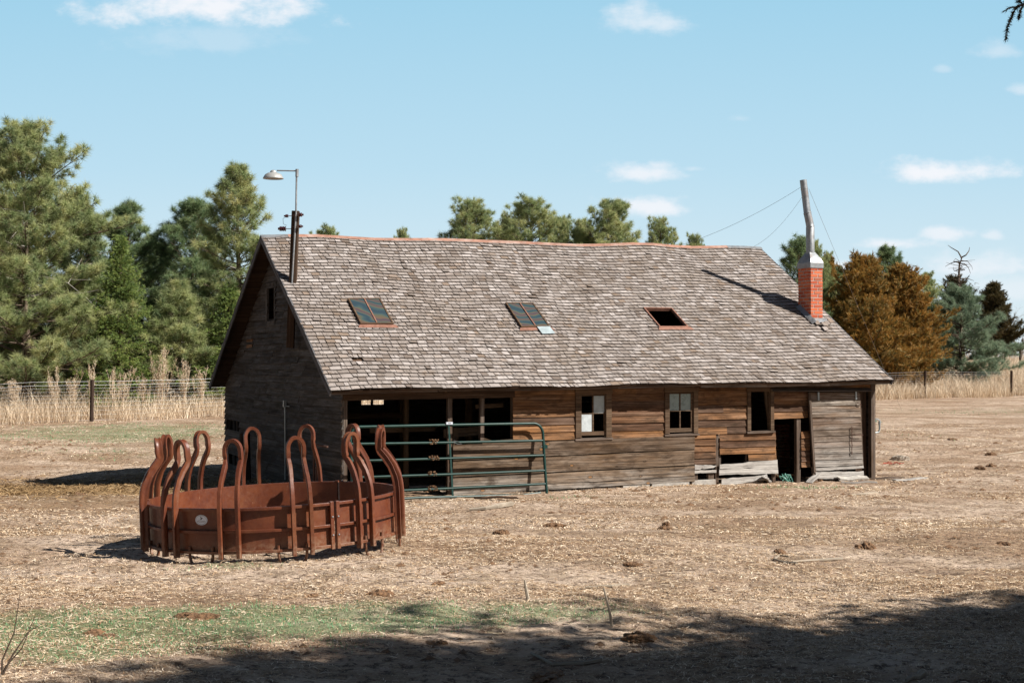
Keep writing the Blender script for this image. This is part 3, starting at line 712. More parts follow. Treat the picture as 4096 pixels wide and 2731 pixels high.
for a,b,c,d in ((4.86,4.965,3.30,4.18),(5.575,5.68,3.35,4.18),(4.80,5.86,4.14,4.26),(4.9,5.65,3.30,3.41)):
    lw.hexa([B(-.045,a,c),B(-.02,a,c),B(-.02,b,c),B(-.045,b,c),B(-.045,a,d),B(-.02,a,d),B(-.02,b,d),B(-.045,b,d)])
sbuild(lw,'loft_window_frame',M['gable'],gl_)
lp=MB(); lp.box(B(.03,5.2,3.77),(.02,.03,.72),rz=TH); lp.box(B(.03,5.05,3.77),(.02,.03,.72),rz=TH); sbuild(lp,'loft_window_bars',M['dark_timber'],gl_)
gr_=MB(); GWR=lambda w_,z,o: B(LEN+o,w_,z)
rows(gr_,0,DEP,-.28,5.3,.150,[(5.9,6.15,1.40,1.62),(6.0,6.3,.95,1.12),(6.0,6.4,.72,.80),(6.0,6.4,.48,.56)],GWR,slope=gslope(12.33),seg=(1.2,3.4))
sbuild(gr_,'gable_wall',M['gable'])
bw=MB(); FB=lambda u,z,o: B(u,DEP+o,z)
rows(bw,0,LEN,-.28,2.12,.150,[(3.56,3.82,1.30,1.47),(3.89,4.18,1.30,1.47),(9.2,9.5,.9,1.1)],FB,seg=(1.5,4))
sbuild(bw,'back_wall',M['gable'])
# interior framing
it=MB()
for u,w_ in ((1.75,1.4),(.9,4.9),(2.9,4.9),(4.6,4.9),(6.8,4.9),(9,4.9),(3.6,2.6)): it.beam(B(u,w_,-.2),B(u,w_,min(4.2,roofz(w_,u)-.12)),.09,.09,up=tuple(U))
for z in (.98,.62): it.beam(B(.9,4.85,z+.3),B(2.9,4.85,z+.3),.13,.03)
it.beam(B(1.0,1.45,1.16),B(2.4,1.45,1.17),.14,.03)
it.beam(B(2.2,.45,1.10),B(3.0,.45,1.14),.17,.03); it.beam(B(2.44,.41,.85),B(2.44,.41,1.21),.10,.03,up=tuple(U)); it.beam(B(3.0,.41,.85),B(3.0,.41,1.27),.07,.03,up=tuple(U))
it.beam(B(2.9,.5,1.62),B(3.5,.5,1.64),.08,.03)
it.beam(B(2.95,.3,1.0),B(3.3,.3,.88),.05,.02)
it.beam(B(9.52,.08,1.9),B(9.62,.05,1.04),.09,.04,up=tuple(U))
for w_ in (.9,3): it.beam(B(0,w_,2.0),B(LEN,w_,2.0),.12,.06)
sbuild(it,'interior_timbers',M['rafter'])
hb_=MB()
for r in range(14):
    z=-.05+r*.079; x=10.93+(r%2)*.10
    for k in range(-1,3):
        a=max(10.93,x+k*.2); b=min(11.33,x+k*.2+.19)
        if b-a>.03: hb_.hexa([B(a+.15,1.95,z),B(b+.15,1.95,z),B(b+.15,2.05,z),B(a+.15,2.05,z),B(a+.15,1.95,z+.064),B(b+.15,1.95,z+.064),B(b+.15,2.05,z+.064),B(a+.15,2.05,z+.064)])
sbuild(hb_,'brick_flue_base',M['dimbrick'])
# windows ------------------------------------------------------------------
def wbox(m,a,b,c,d,o0,o1,rnd=None):
    m.hexa([FW(a,c,o1),FW(b,c,o1),FW(b,c,o0),FW(a,c,o0),FW(a,d,o1),FW(b,d,o1),FW(b,d,o0),FW(a,d,o0)],rnd)
def window(u0,u1,z0,z1,tr,sashr,panes,label=None,dz=0):
    t=MB(); wbox(t,u0,u0+tr,z0,z1,.0,.048); wbox(t,u1-tr,u1,z0+.0,z1,.0,.048); wbox(t,u0-.01,u1+.02,z1,z1+.10,.0,.050)
    wbox(t,u0+tr-.004,u0+tr+.02,z0,z1,-.06,.02); wbox(t,u1-tr-.02,u1-tr+.004,z0,z1,-.06,.02)
    wn=sbuild(t,'window',M['trim'],front,bevel=.003)
    if label: wn['label']=label
    s=MB(); s.hexa([FW(u0-.02,z0-.055,.075),FW(u1+.02,z0-.045+dz,.075),FW(u1+.02,z0-.045+dz,-.02),FW(u0-.02,z0-.055,-.02),FW(u0-.02,z0-.02,.07),FW(u1+.02,z0-.008+dz,.07),FW(u1+.02,z0+.002+dz,-.02),FW(u0-.02,z0-.008,-.02)])
    sbuild(s,'window_sill',M['fascia'],wn,bevel=.003)
    if sashr:
        a,b,c,d=sashr; s=MB(); f=.03
        wbox(s,a,b,c,c+.08,-.02,.012);wbox(s,a,b,d-.03,d,-.02,.012);wbox(s,a,a+f*.5,c+.08,d-.03,-.02,.012);wbox(s,b-f,b,c+.08,d-.03,-.02,.012)
        mu=(a+b)/2-.01; wbox(s,mu-.014,mu+.014,c+.08,d-.03,-.018,.010)
        mz=(c+.08+d)/2-.01; wbox(s,a+f*.5,b-f,mz-.008,mz+.008,-.016,.008)
        sa=sbuild(s,'sash',M['trim'],wn)
        for (i,j,col) in panes:
            p=MB(); x0,x1=((a+f*.5,mu-.014),(mu+.014,b-f))[i]; y0,y1=((c+.08,mz-.008),(mz+.008,d-.03))[j]
            wbox(p,x0,x1,y0,y1,-.008,-.004); sbuild(p,'pane',M[col],wn)
    return wn
M['glasst']=simple('dusty_teal_glass',(.20,.27,.27),.3,0,.2,7,.05,spec=.7)
M['glassw']=simple('milky_glass',(.46,.50,.52),.45,0,.25,6,.05,spec=.6)
window(4.87,5.69,.975,1.86,.125,(4.995,5.585,1.02,1.85),[(1,1,'glass'),(0,0,'glassw')],'window with two of its four panes missing')
window(6.95,7.75,1.015,1.88,.105,(7.055,7.625,1.045,1.87),[(0,1,'glasst'),(1,1,'glasst')],'window with both upper panes of dusty teal glass',dz=.0)
window(8.98,9.66,1.03,1.87,.088,None,[],'empty window opening without any sash')
# sliding door ---------------------------------------------------------------
sdm=MB(); DO=.085
def DP(u,z,o): # skewed door plane
    t=(1.84-z)/1.9; return FW(u+.14*t if u<11 else u+.10*t,z,DO+o)
rows(sdm,10.56,11.885,.245,1.835,.1325,[],DP,seg=(1.4,1.5),jit=.004,out=.028,thin=.012)
door=sbuild(sdm,'sliding_door',M['door'],front)
db=MB()
for (zl,zr_,tl,tr_,o0,o1,rd) in ((.125,.15,.195,.215,.01,.036,.3),(-.045,-.075,.105,.075,.014,.042,.7)):
    quadboard(db,(10.70,zl),(11.985,zr_),(11.975,tr_),(10.68,tl),DO+o0,DO+o1,rd,10,.005)
sbuild(db,'bleached_planks',M['bleached'],door)
ds=MB()
ds.beam(FW(10.535,1.84,DO+.02),FW(10.66,.1,DO+.02),.05,.05,up=tuple(U)); ds.beam(FW(10.66,.22,DO+.0),FW(10.70,-.13,DO+.0),.10,.05,up=tuple(U))
ds.beam(FW(10.9,.3,DO-.02),FW(10.9,.1,DO-.02),.09,.03,up=tuple(U));ds.beam(FW(11.3,.3,DO-.02),FW(11.3,.1,DO-.02),.10,.03,up=tuple(U));ds.beam(FW(11.5,.3,DO-.02),FW(11.5,-.1,DO-.02),.09,.03,up=tuple(U));ds.beam(FW(11.9,1.8,DO-.01),FW(11.985,.15,DO-.01),.03,.05,up=tuple(U))
ds.beam(FW(11.33,.0,DO-.02),FW(11.33,-.16,DO-.02),.14,.05,up=tuple(U))
sbuild(ds,'door_frame',M['fascia'],door)
tr2=MB(); tr2.hexa([FW(9.56,1.865,.17),FW(12.2,1.845,.17),FW(12.2,1.86,.05),FW(9.56,1.88,.05),FW(9.56,1.885,.165),FW(12.2,1.865,.165),FW(12.2,1.93,.05),FW(9.56,1.95,.05)])
sbuild(tr2,'door_track',M['fascia'],front)
for u in (10.76,11.77):
    h=MB(); wbox(h,u-.02,u+.02,1.675,1.845,DO+.04,DO+.052); h.lathe(FW(u,1.70,DO+.05),[(0,.014),(.010,.010),(.012,0)],8,axis=tuple(-Wd)); sbuild(h,'hanger_strap',M['steel'],door)
ch=MB()
for i in range(15):
    c=FW(11.645+.005*math.sin(i*1.3),1.06-i*.036,DO+.055); ax=U if i%2 else -Wd
    ch.tube([c+Vector((0,0,.024*math.sin(a)))+ax*.011*math.cos(a) for a in [k*math.pi/4 for k in range(8)]],.0045,5,closed=True)
ch.tube([FW(11.645,.53,DO+.055),FW(11.645,.46,DO+.055)],.013,6)
sbuild(ch,'chain',M['rustiron'],door)
hn=MB(); hn.tube([FW(11.655,.92,DO+.06),FW(11.72,.90,DO+.09),FW(11.93,.89,DO+.09)],.006,6); sbuild(hn,'door_hook',M['rustiron'],door); hn=MB(); hn.tube([FW(11.80,1.60,DO+.05),FW(11.86,1.575,DO+.07),FW(11.90,1.55,DO+.05)],.009,6)
sbuild(hn,'door_handle',M['rustiron'],door)
# elbow pipe at the right corner
ep=MB(); ep.tube([B(12.36,.05,1.22),B(12.45,.0,1.22),B(12.50,-.02,1.20),B(12.50,-.02,.98),B(12.47,-.02,.93),B(12.36,-.02,.92)],.02,8); ep.tube([B(12.50,-.02,1.16),B(12.50,-.02,1.10)],.027,8)
sbuild(ep,'elbow_pipe',M['steel'],smooth=True)
# chimney ----------------------------------------------------------------
cm=MB(); u0,u1,w0,w1=11.91,12.25,1.72,2.22
zb=3.15; r=0
while zb+r*.0785<4.66:
    z=zb+r*.0785; bh=.062
    sides=[((u0,w0),(u1,w0)),((u1,w0),(u1,w1)),((u1,w1),(u0,w1)),((u0,w1),(u0,w0))]
    for si,(p,q) in enumerate(sides):
        L=math.hypot(q[0]-p[0],q[1]-p[1]); dx=(q[0]-p[0])/L;dy=(q[1]-p[1])/L; x=0 if (r+si)%2 else -.115
        while x<L:
            a=max(0,x)+.004;b=min(L,x+.205)-.008; x+=.215
            if (r+si)%2==0 and x<.2 : pass
            if b-a<.03: continue
            nx_,ny_=-dy,dx; e=random.gauss(0,.0015); d=.09; zz=random.gauss(0,.0015)
            P0=(p[0]+dx*a-nx_*(-0)+0,p[1]+dy*a);P1=(p[0]+dx*b,p[1]+dy*b)
            pts=[B(P0[0]-nx_*e,P0[1]-ny_*e,z+zz),B(P1[0]-nx_*e,P1[1]-ny_*e,z+zz),B(P1[0]+nx_*d,P1[1]+ny_*d,z+zz),B(P0[0]+nx_*d,P0[1]+ny_*d,z+zz)]
            pts+= [q_+Vector((0,0,bh)) for q_ in pts]
            # shorten inner corner so courses do not run through each other
            cm.hexa(pts)
    r+=1
ztop=zb+r*.0785
chim=sbuild(cm,'chimney',M['brick'],bevel=.002)
mo=MB(); i_=.007; mo.hexa([B(u0+i_,w0+i_,3.0),B(u1-i_,w0+i_,3.0),B(u1-i_,w1-i_,3.0),B(u0+i_,w1-i_,3.0),B(u0+i_,w0+i_,ztop),B(u1-i_,w0+i_,ztop),B(u1-i_,w1-i_,ztop),B(u0+i_,w1-i_,ztop)])
sbuild(mo,'mortar',M['mortar'],chim)
cp_=MB(); e=.015; c0=[(u0-e,w0-e),(u1+e,w0-e),(u1+e,w1+e),(u0-e,w1+e)]; uc,wc=(u0+u1)/2,(w0+w1)/2
lv=[(1,ztop-.02),(1,ztop+.105),(.80,ztop+.21),(.42,ztop+.36)]
vs=[]
for sc_,z in lv: vs+= [B(uc+(a-uc)*sc_,wc+(b-wc)*(sc_ if sc_>.5 else sc_*.75),z) for a,b in c0]
fs=[(i*4+j,i*4+(j+1)%4,i*4+4+(j+1)%4,i*4+4+j) for i in range(3) for j in range(4)]+[(12,13,14,15)]
cp_.add(vs,fs,.3); sbuild(cp_,'metal_cap',M['galv'],chim)
pp=MB(); tp=B(uc,wc,0); base=Vector((tp.x,tp.y,0))
pts=[(0,ztop+.33,.098),(.002,5.68,.100)]
P=[base+Vector((0,0,ztop+.33)),base+Vector((.0,0,5.675)),base+Vector((0,0,5.68)),base+Vector((-.012,0,5.76)),base+Vector((-.065,0,6.01)),base+Vector((-.067,0,6.015)),base+Vector((-.115,0,6.40)),base+Vector((-.163,0,6.79))]
pp.tube(P,[.100,.100,.094,.093,.090,.086,.083,.082],20,rnd=.2)
for q,rr in ((P[2],.104),(P[4],.096),(base+Vector((-.137,0,6.58)),.088)): pp.tube([q-Vector((-.003,0,.010)),q+Vector((-.003,0,.010))],rr,20,rnd=.8)
sbuild(pp,'stovepipe',M['galv'],chim,smooth=True)
cf=MB(); 
for k in range(5):
    a=w0-.12+k*.13; s=(a+.45)/SE*LR; cf.hexa([RS(u0-.10,s-.05,.045),RS(u0,s-.05,.10),RS(u0,s+.09,.12),RS(u0-.10,s+.09,.05),RS(u0-.10,s-.05,.048),RS(u0,s-.05,.105),RS(u0,s+.09,.125),RS(u0-.10,s+.09,.055)])
sf=(w0+.45)/SE*LR; cf.hexa([RS(u0-.06,sf-.14,.045),RS(u1+.1,sf-.16,.045),RS(u1+.06,sf,.06),RS(u0-.03,sf,.06),RS(u0-.06,sf-.14,.052),RS(u1+.1,sf-.16,.052),RS(u1+.06,sf,.07),RS(u0-.03,sf,.07)])
sbuild(cf,'flashing',M['galv'],chim)
for a,b,sg in ((base+Vector((-.22,0,6.62)),RS(10.15,LR,.03),.12),(base+Vector((-.17,0,6.42)),RS(12.35,LR,.03),.15),(base+Vector((-.03,0,6.58)),Vector((17.0,62,.25)),.02)):
    g_=MB(); g_.tube([a.lerp(b,t)-Vector((0,0,sg*4*t*(1-t))) for t in [i/14 for i in range(15)]],.0036,4); sbuild(g_,'guy_wire',M['wire'],chim)
# loose dislodged shingles by the chimney
ls=MB(); random.seed(8)
for (du,s) in ((-.02,2.30),(.12,2.22),(.26,2.28),(.40,2.36),(.05,2.05)): 
    a=u0+du; h=.05+random.random()*.03; tw=random.uniform(-.04,.04)
    ls.hexa([RS(a,s,h),RS(a+.12,s+tw,h),RS(a+.14,s+.15+tw,h+.01),RS(a+.01,s+.15,h+.01),RS(a,s,h+.012),RS(a+.12,s+tw,h+.012),RS(a+.14,s+.15+tw,h+.016),RS(a+.01,s+.15,h+.016)])
sbuild(ls,'loose_shingles',M['shingle'],roof)
# conduit with small box on the gable
cn=MB(); cn.tube([B(-.06,3.92,.0),B(-.06,3.95,1.60)],.018,8); cn.box(B(-.07,3.95,1.62),(.06,.07,.14),rz=TH); cn.tube([B(-.06,4.12,1.56),B(-.06,3.6,1.57)],.008,6)
sbuild(cn,'electric_conduit',M['steel'],gl_)
# ------------------------------------------------------------------ roof lamp on its timber pole
PB=B(-.42,3.1,0)
pb=(PB.x,PB.y); lamp=empty('yard_lamp',(pb[0],pb[1],2.85),label='old farm lamp with round metal shade on a timber pole rising through the shed roof',cat='lamp')
def lbuild(m,name,mat_,parent=None,**kw): return m.build(name,M[mat_],parent or lamp,origin=tuple(lamp.location),**kw)
pz=MB(); pz.beam((-4.600,29.50,2.80),(-4.490,29.50,5.64),.15,.15,up=(1,0,0)); lbuild(pz,'timber_pole','dark_timber',bevel=.006)
cd_=MB(); cd_.tube([(-4.555,29.40,4.10),(-4.47,29.40,5.60),(-4.462,29.42,6.36)],.019,10); lbuild(cd_,'conduit','galv',smooth=True)
ar=MB(); ar.tube([(-4.455,29.42,6.34),(-4.452,29.42,6.50)],.034,10); ar.tube([(-4.47,29.42,6.462),(-4.87,29.42,6.470)],.014,8); lbuild(ar,'lamp_arm','galv')
ls_=MB(); pc=Vector((-4.945,29.42,6.30)); ls_.lathe(pc,[(.212,.0),(.214,.012),(.200,.035),(.170,.085),(.115,.118),(.068,.128),(.066,.150),(.045,.172),(.018,.182),(0,.182)],32)
ls_.lathe(pc,[(.208,.0),(.195,.033),(.165,.080),(.11,.112),(0,.118)],32)
ls__=lbuild(ls_,'lamp_shade','lamp',smooth=True)
bu=MB(); bu.lathe(pc,[(0,.03),(.03,.045),(.035,.07),(.02,.11)],12); lbuild(bu,'bulb','glassw',smooth=True)
for (c,ax,n_,rr) in (((-4.86,29.42,5.26),(-1,0,0),4,.052),((-4.40,29.38,5.55),(1,-.2,0),2,.042),((-4.63,29.42,5.53),(-1,0,0),2,.036),((-4.41,29.38,5.31),(1,-.2,0),2,.036)):
    i_=MB(); pf=[(0,0)]
    for k in range(n_): pf+= [(rr,.004+k*.036),(rr*1.02,.018+k*.036),(rr*.6,.026+k*.036)]
    pf+=[(rr*.45,.036*n_+.004),(rr*.5,.036*n_+.02),(0,.036*n_+.022)]
    cc=Vector(c); 
    if ax[0]<0 and n_==4: cc=Vector((-4.68,29.42,5.265))
    i_.lathe(cc,pf,14,axis=ax); i_.tube([cc-Vector(ax)*.14,cc],.008,5); lbuild(i_,'insulator','insul',smooth=True)
wl=MB(); wl.tube([(-4.66,29.41,5.53),(-4.74,29.40,5.47),(-4.73,29.40,5.36),(-4.66,29.41,5.33)],.004,4); lbuild(wl,'loose_wire','black')
# ------------------------------------------------------------------ gate leaning on the shed
def GT(u,z): # gate plane: closer to the wall at the top
    return B(u,-.34+.13*z,z)
gate=empty('farm_gate',tuple(GT(2.0,-.1)),label='dark green tubular steel farm gate leaning across the shed opening',cat='gate')
def gbuild(m,name,mat_,parent=None,**kw): return m.build(name,M[mat_] if isinstance(mat_,str) else mat_,parent or gate,origin=tuple(gate.location),**kw)
a,b,zt,rr=.07,4.06,1.30,.20
path=[GT(a,-.10),GT(a,.6)]+[GT(a+rr-rr*math.cos(t),zt-rr+rr*math.sin(t)) for t in [i*math.pi/16 for i in range(0,9)]]+[GT(2,zt)]+[GT(b-rr+rr*math.sin(t),zt-.005-rr+rr*math.cos(t)) for t in [i*math.pi/16 for i in range(0,9)]]+[GT(b,.6),GT(b+.01,-.10)]
g=MB(); g.tube(path,.028,12,rnd=.2); gbuild(g,'outer_tube','gatepaint',smooth=True)
for z0,z1 in ((.985,.955),(.67,.665),(.365,.365),(.09,.105)):
    g=MB(); g.tube([GT(a+.01,z0),GT(2,(z0+z1)/2-.006),GT(b-.01,z1)],.0255,10,rnd=random.random()); rl=gbuild(g,'rail','gatepaint',smooth=True)
    d=MB(); random.seed(int(z0*100)); c=GT(1.72-.06*(z0<.5),(z0*.6+z1*.4)+.01)
    for k in range(26):
        v=c+U*random.uniform(-.10,.10)+Vector((0,0,random.uniform(-.035,.05)))-Wd*random.uniform(.0,.03); s=random.uniform(.012,.026)
        d.box(v,(s*1.5,s,s),rz=random.random()*3)
    gbuild(d,'dung_clump','dung',rl)
g=MB(); g.beam(GT(2.055,1.29)+Wd*(-.012),GT(2.07,-.09)+Wd*(-.012),.035,.012,up=tuple(U)); gbuild(g,'upright_brace','gatepaint')
g=MB(); g.box(GT(2.06,1.335)-Wd*.02,(.13,.05,.045),rz=TH); gbuild(g,'name_plate','white')
g=MB(); 
for k in range(3): g.box(GT(2.035+k*.025,1.335)-Wd*.047,(.015,.003,.014),rz=TH)
gbuild(g,'plate_print','black')
g=MB(); g.tube([GT(b,.80),GT(b,.87)],.036,12); g.box(GT(b+.045,.835),(.06,.05,.07),rz=TH); g.tube([GT(b-.03,.835),GT(b-.06,.835)],.014,8); gbuild(g,'hinge_bracket','gatepaint')
g=MB(); g.tube([GT(2.1,.96),GT(2.14,1.0)-Wd*.03,GT(2.25,.97)-Wd*.03,GT(2.30,.93)-Wd*.03,GT(2.22,.93)-Wd*.03,GT(2.12,.97)-Wd*.02],.005,5); gbuild(g,'tie_wire','wire')
# bracket on the left end
g=MB(); g.hexa([GT(.08,.66)-Wd*.02,GT(.28,.69)-Wd*.02,GT(.28,.69),GT(.08,.66),GT(.08,.80)-Wd*.02,GT(.10,.81)-Wd*.02,GT(.10,.81),GT(.08,.80)]); gbuild(g,'corner_gusset','gatepaint')
# green pipe lying half buried
g=MB(); g.tube([Vector((q.x,q.y,Z(q.x,q.y)+h)) for q,h in ((B(.2,-.55,0),.03),(B(1.3,-.5,0),.045),(B(2.6,-.5,0),.015),(B(3.5,-.45,0),-.02),(B(3.9,-.42,0),.012))],.025,8)
g.build('buried_pipe',M['gatepaint'],smooth=True,label='green steel pipe half buried in the litter below the gate',cat='pipe')
# ------------------------------------------------------------------ round hay feeder
FC=(-2.20,13.3); random.seed(21)
zc=.86; feeder=empty('hay_feeder',(FC[0],FC[1],zc),label='round brown-red steel hay feeder with curved loops around its rim',cat='hay feeder')
feeder.rotation_euler=(0,R(-2.3),R(9.6)); feeder.scale=(.978,.978,.985)
RT=.475; RB=.080  # top and bottom of the panel above the local origin
def fb(m,name,mats,parent=None,**kw): 
    o=m.build(name,mats,parent or feeder,origin=(0,0,0),**kw); return o
def pol(r,a,z): # a measured from the side facing the camera, towards the right
    return Vector((r*math.sin(a),-r*math.cos(a),z))
for k in range(3):
    a0=R(26+120*k)+.012; a1=R(26+120*(k+1))-.012; N=28
    m=MB(); vs=[]
    for i in range(N+1):
        a=a0+(a1-a0)*i/N; dn_=0
        vs+= [pol(1.160+dn_,a,RB),pol(1.160+dn_,a,RT),pol(1.157+dn_,a,RT),pol(1.157+dn_,a,RB)]
    fs=[(i*4+j,i*4+4+j,i*4+4+(j+1)%4,i*4+(j+1)%4) for i in range(N) for j in range(4)]
    m.add(vs,fs,.3); pn_=fb(m,'side_panel',M['feeder'],smooth=True)
    for z,hh in ((RT-.012,.026),((RT+RB)/2-.006,.026),(RB+.012,.026)):
        m=MB(); path=[pol(1.177,a0+(a1-a0)*i/N,z) for i in range(N+1)]; ups=[pol(1,a0+(a1-a0)*i/N,0) for i in range(N+1)]
        m.sweep(path,[(.018,-hh/2),(.018,hh/2),(-.018,hh/2),(-.018,-hh/2)],ups=ups,rnd=random.random()); fb(m,'hoop_rail',M['feeder'],pn_,bevel=.003)
    for aa in (a0+.012,a1-.012):
        m=MB(); m.beam(pol(1.184,aa,RB-.015),pol(1.184,aa,RT+.01),.034,.036,up=tuple(pol(1,aa+math.pi/2,0))); fb(m,'joint_post',M['feeder'],pn_,bevel=.003)
        for zz in (.19,.35):
            m=MB(); m.lathe(pol(1.20,aa,zz),[(0,.012),(.007,.010),(.008,0)],6,axis=tuple(pol(1,aa,0))); fb(m,'bolt',M['galv'],pn_)
    for aa in (a0+(a1-a0)*.36,): 
        m=MB(); m.beam(pol(1.1665,aa,RB+.02),pol(1.1665,aa,RT-.03),.02,.012,up=tuple(pol(1,aa+math.pi/2,0))); fb(m,'panel_seam',M['feeder'],pn_)
prof0=[(0,0),(.0,.0),(.005,.08),(.020,.15),(.055,.24),(.100,.31),(.150,.375),(.163,.43),(.158,.485)]
def lerpprof(h):
    P=prof0
    for i in range(len(P)-1):
        if P[i][1]<=h<=P[i+1][1] and P[i+1][1]>P[i][1]:
            t=(h-P[i][1])/(P[i+1][1]-P[i][1]); t=t*t*(3-2*t)*.3+t*.7; return P[i][0]+(P[i+1][0]-P[i][0])*t
    return P[-1][0]
for k in range(12):
    ac=R(11+30*k); m=MB(); hw=.078+random.uniform(-.003,.004); hwt=.072
    path=[];ups=[];scl=[]; kh=random.uniform(.36,.42); kd=random.uniform(.010,.018)
    rad=pol(1,ac,0); tan=pol(1,ac+math.pi/2,0)
    def P_(side,h):
        inn=lerpprof(max(0,min(h,.485)))
        inn+=kd*math.exp(-((h-kh)/.018)**2)*(1 if side>0 else .7)
        w_=hw+(hwt-hw)*min(1,max(0,h)/.45)-.008*math.exp(-((h-.33)/.10)**2)
        return rad*(1.222-inn)+tan*(side*w_)+Vector((0,0,RT+h))
    hs=[RB-RT-.035,-.2,-.1,0,.05,.10,.15,.20,.24,.28,.32,.35,.37,.385,.40,.42,.45,.475]
    for h in hs: path.append(P_(-1,h)); ups.append(-tan)
    rt=.072
    for i in range(1,12):
        t=math.pi*i/12; c=rad*(1.222-.160+.010*math.sin(t))+Vector((0,0,RT+.485)); path.append(c+tan*(-math.cos(t)*hwt)+Vector((0,0,math.sin(t)*rt*1.35))); ups.append(-tan*math.cos(t)+Vector((0,0,math.sin(t))))
    for h in hs[::-1]: path.append(P_(1,h)); ups.append(tan)
    # section: a = outward in the loop plane, b = radial; folded channel with rolled edges
    c_=[(a_*.94,b_*.92) for a_,b_ in [(.004,-.029),(.017,-.030),(.017,-.022),(.013,-.012),(.010,0),(.013,.012),(.017,.022),(.017,.030),(.004,.029),(-.014,.027),(-.018,.022),(-.018,-.022),(-.014,-.027)]]
    sc=[]
    for p in path:
        h=p.z-RT; sc.append(1+.10*math.exp(-((h-kh-.03)/.02)**2)-.14*math.exp(-((h-kh)/.018)**2)-.06*math.exp(-((h-.22)/.03)**2))
    m.sweep(path,c_,ups=ups,scl=sc,rnd=random.random()); fb(m,'feeding_loop',M['feeder'],smooth=True)
for k,ac in enumerate((-34,7,49,90,131,172,213,254,290)):
    a=R(ac); w_=.105; 
    for sd_ in (-1,1):
        m=MB(); aa=a+sd_*.105
        top=pol(1.172,aa,RB); bend=-sd_*.035
        tv=pol(1,aa+math.pi/2,0); wpos=Vector((FC[0],FC[1],zc))+(Matrix.Rotation(R(9.6),3,'Z')@Matrix.Rotation(R(-2.3),3,'Y'))@(top); gz=Z(wpos.x,wpos.y)-wpos.z-.015
        m.tube([top+Vector((0,0,.06)),top+Vector((0,0,gz*.3)),top+tv*bend*.4+Vector((0,0,gz*.75)),top+tv*bend+Vector((0,0,gz)),top+tv*bend*1.8+Vector((0,0,gz-.01))],.0135,8)
        fb(m,'skid_foot',M['feeder'],smooth=True)
# oval sticker with its lettering
sa=R(-33.5); sc_=pol(1.1615,sa,.30); sr=pol(1,sa,0); st=pol(1,sa+math.pi/2,0); so_=Matrix.Rotation(0,3,'Z')
def oval(rx,rz,off,mat_,name,parent,inner=0):
    m=MB(); n=40; vs=[]
    def pt(a_,x): 
        ang=sa+rx*x*math.cos(a_)/1.16; return pol(1.1615+off,ang,.375+rz*x*math.sin(a_))
    if inner:
        for i in range(n): vs+=[pt(2*math.pi*i/n,1),pt(2*math.pi*i/n,inner)]
        fs=[(2*i,2*i+1,(2*i+3)%(2*n),(2*i+2)%(2*n)) for i in range(n)]
    else:
        vs=[pt(2*math.pi*i/n,1) for i in range(n)]; fs=[tuple(range(n))]
    m.add(vs,fs,.1); return fb(m,name,M[mat_],parent)
stk=oval(.064,.045,.0008,'white','oval_sticker',feeder); oval(.056,.038,.0016,'black','sticker_ring',stk,.965)
def flat(m,pts,off=.0020):
    vs=[pol(1.1615+off,sa+x/1.16,.375+z) for x,z in pts]; m.add(vs,[tuple(range(len(pts)))],.1)
m=MB(); hs_=[(-.006,.003),(-.008,.010),(-.003,.014),(-.006,.021),(-.008,.027),(-.003,.032),(.001,.029),(-.001,.023),(.003,.018),(.009,.021),(.016,.016),(.013,.010),(.010,.013),(.005,.010),(.001,.003),(-.003,-.002)]
flat(m,hs_); fb(m,'horse_print',M['black'],stk)
m=MB()
for i in range(19):
    if i in (6,11): continue
    a_=R(125-i*3.9); r0=(.0585,.0405); x=.0595*math.cos(a_);z=.0413*math.sin(a_); flat(m,[(x-.0014,z-.0014),(x+.0010,z-.0014),(x+.0010,z+.0014),(x-.0014,z+.0014)])
fb(m,'top_print',M['black'],stk); m=MB()
for i in range(12):
    if i in (1,5,8): continue
    a_=R(-118+i*5); x=.0595*math.cos(a_);z=.0413*math.sin(a_); flat(m,[(x-.0015,z-.0014),(x+.0012,z-.0014),(x+.0012,z+.0014),(x-.0015,z+.0014)])
fb(m,'small_print',M['black'],stk)
fc_=bpy.data.curves.new('lettering','FONT'); fc_.body='HiCountry'; fc_.size=.022; fc_.align_x='CENTER'; fc_.align_y='CENTER'
to=bpy.data.objects.new('tmp',fc_); COL.objects.link(to)
bpy.context.view_layer.update(); dg=bpy.context.evaluated_depsgraph_get(); me=bpy.data.meshes.new_from_object(to.evaluated_get(dg))
for v in me.vertices:
    x,z=v.co.x*.92,v.co.y*1.25-.012; p=pol(1.1615+.0024,sa+x/1.16,.375+z); v.co=p
bpy.data.objects.remove(to,do_unlink=True); me.materials.clear(); me.materials.append(simple('grey_print',(.16,.15,.13),.5,0,.05,10,0))
lt=bpy.data.objects.new('lettering',me); COL.objects.link(lt); lt.parent=stk

# ------------------------------------------------------------------ trees
def tuft_tris(P,D,n,L,wd,spread,r,nz=0):
    """needle fans: P (N,3) origins, D (N,3) shoot directions"""
    N=len(P); D=D/np.linalg.norm(D,axis=1,keepdims=True)
    D=np.repeat(D,n,0); P=np.repeat(P,n,0); m=N*n
    q=r.normal(size=(m,3)); q-=D*(q*D).sum(1,keepdims=True); q/=np.linalg.norm(q,axis=1,keepdims=True)
    ph=spread*(.15+.85*r.random(m)**.7); d=D*np.cos(ph)[:,None]+q*np.sin(ph)[:,None]
    Lr=(L if np.isscalar(L) else np.repeat(L,n))*(.65+.5*r.random(m)); b=P+D*((r.random(m)-.7)*Lr*.7)[:,None]
    s=np.cross(d,r.normal(size=(m,3))); s/=np.linalg.norm(s,axis=1,keepdims=True)
    V=np.stack([b-s*wd/2,b+s*wd/2,b+d*Lr[:,None]],1).reshape(-1,3)
    return V,np.tile([0,0,1.],m)
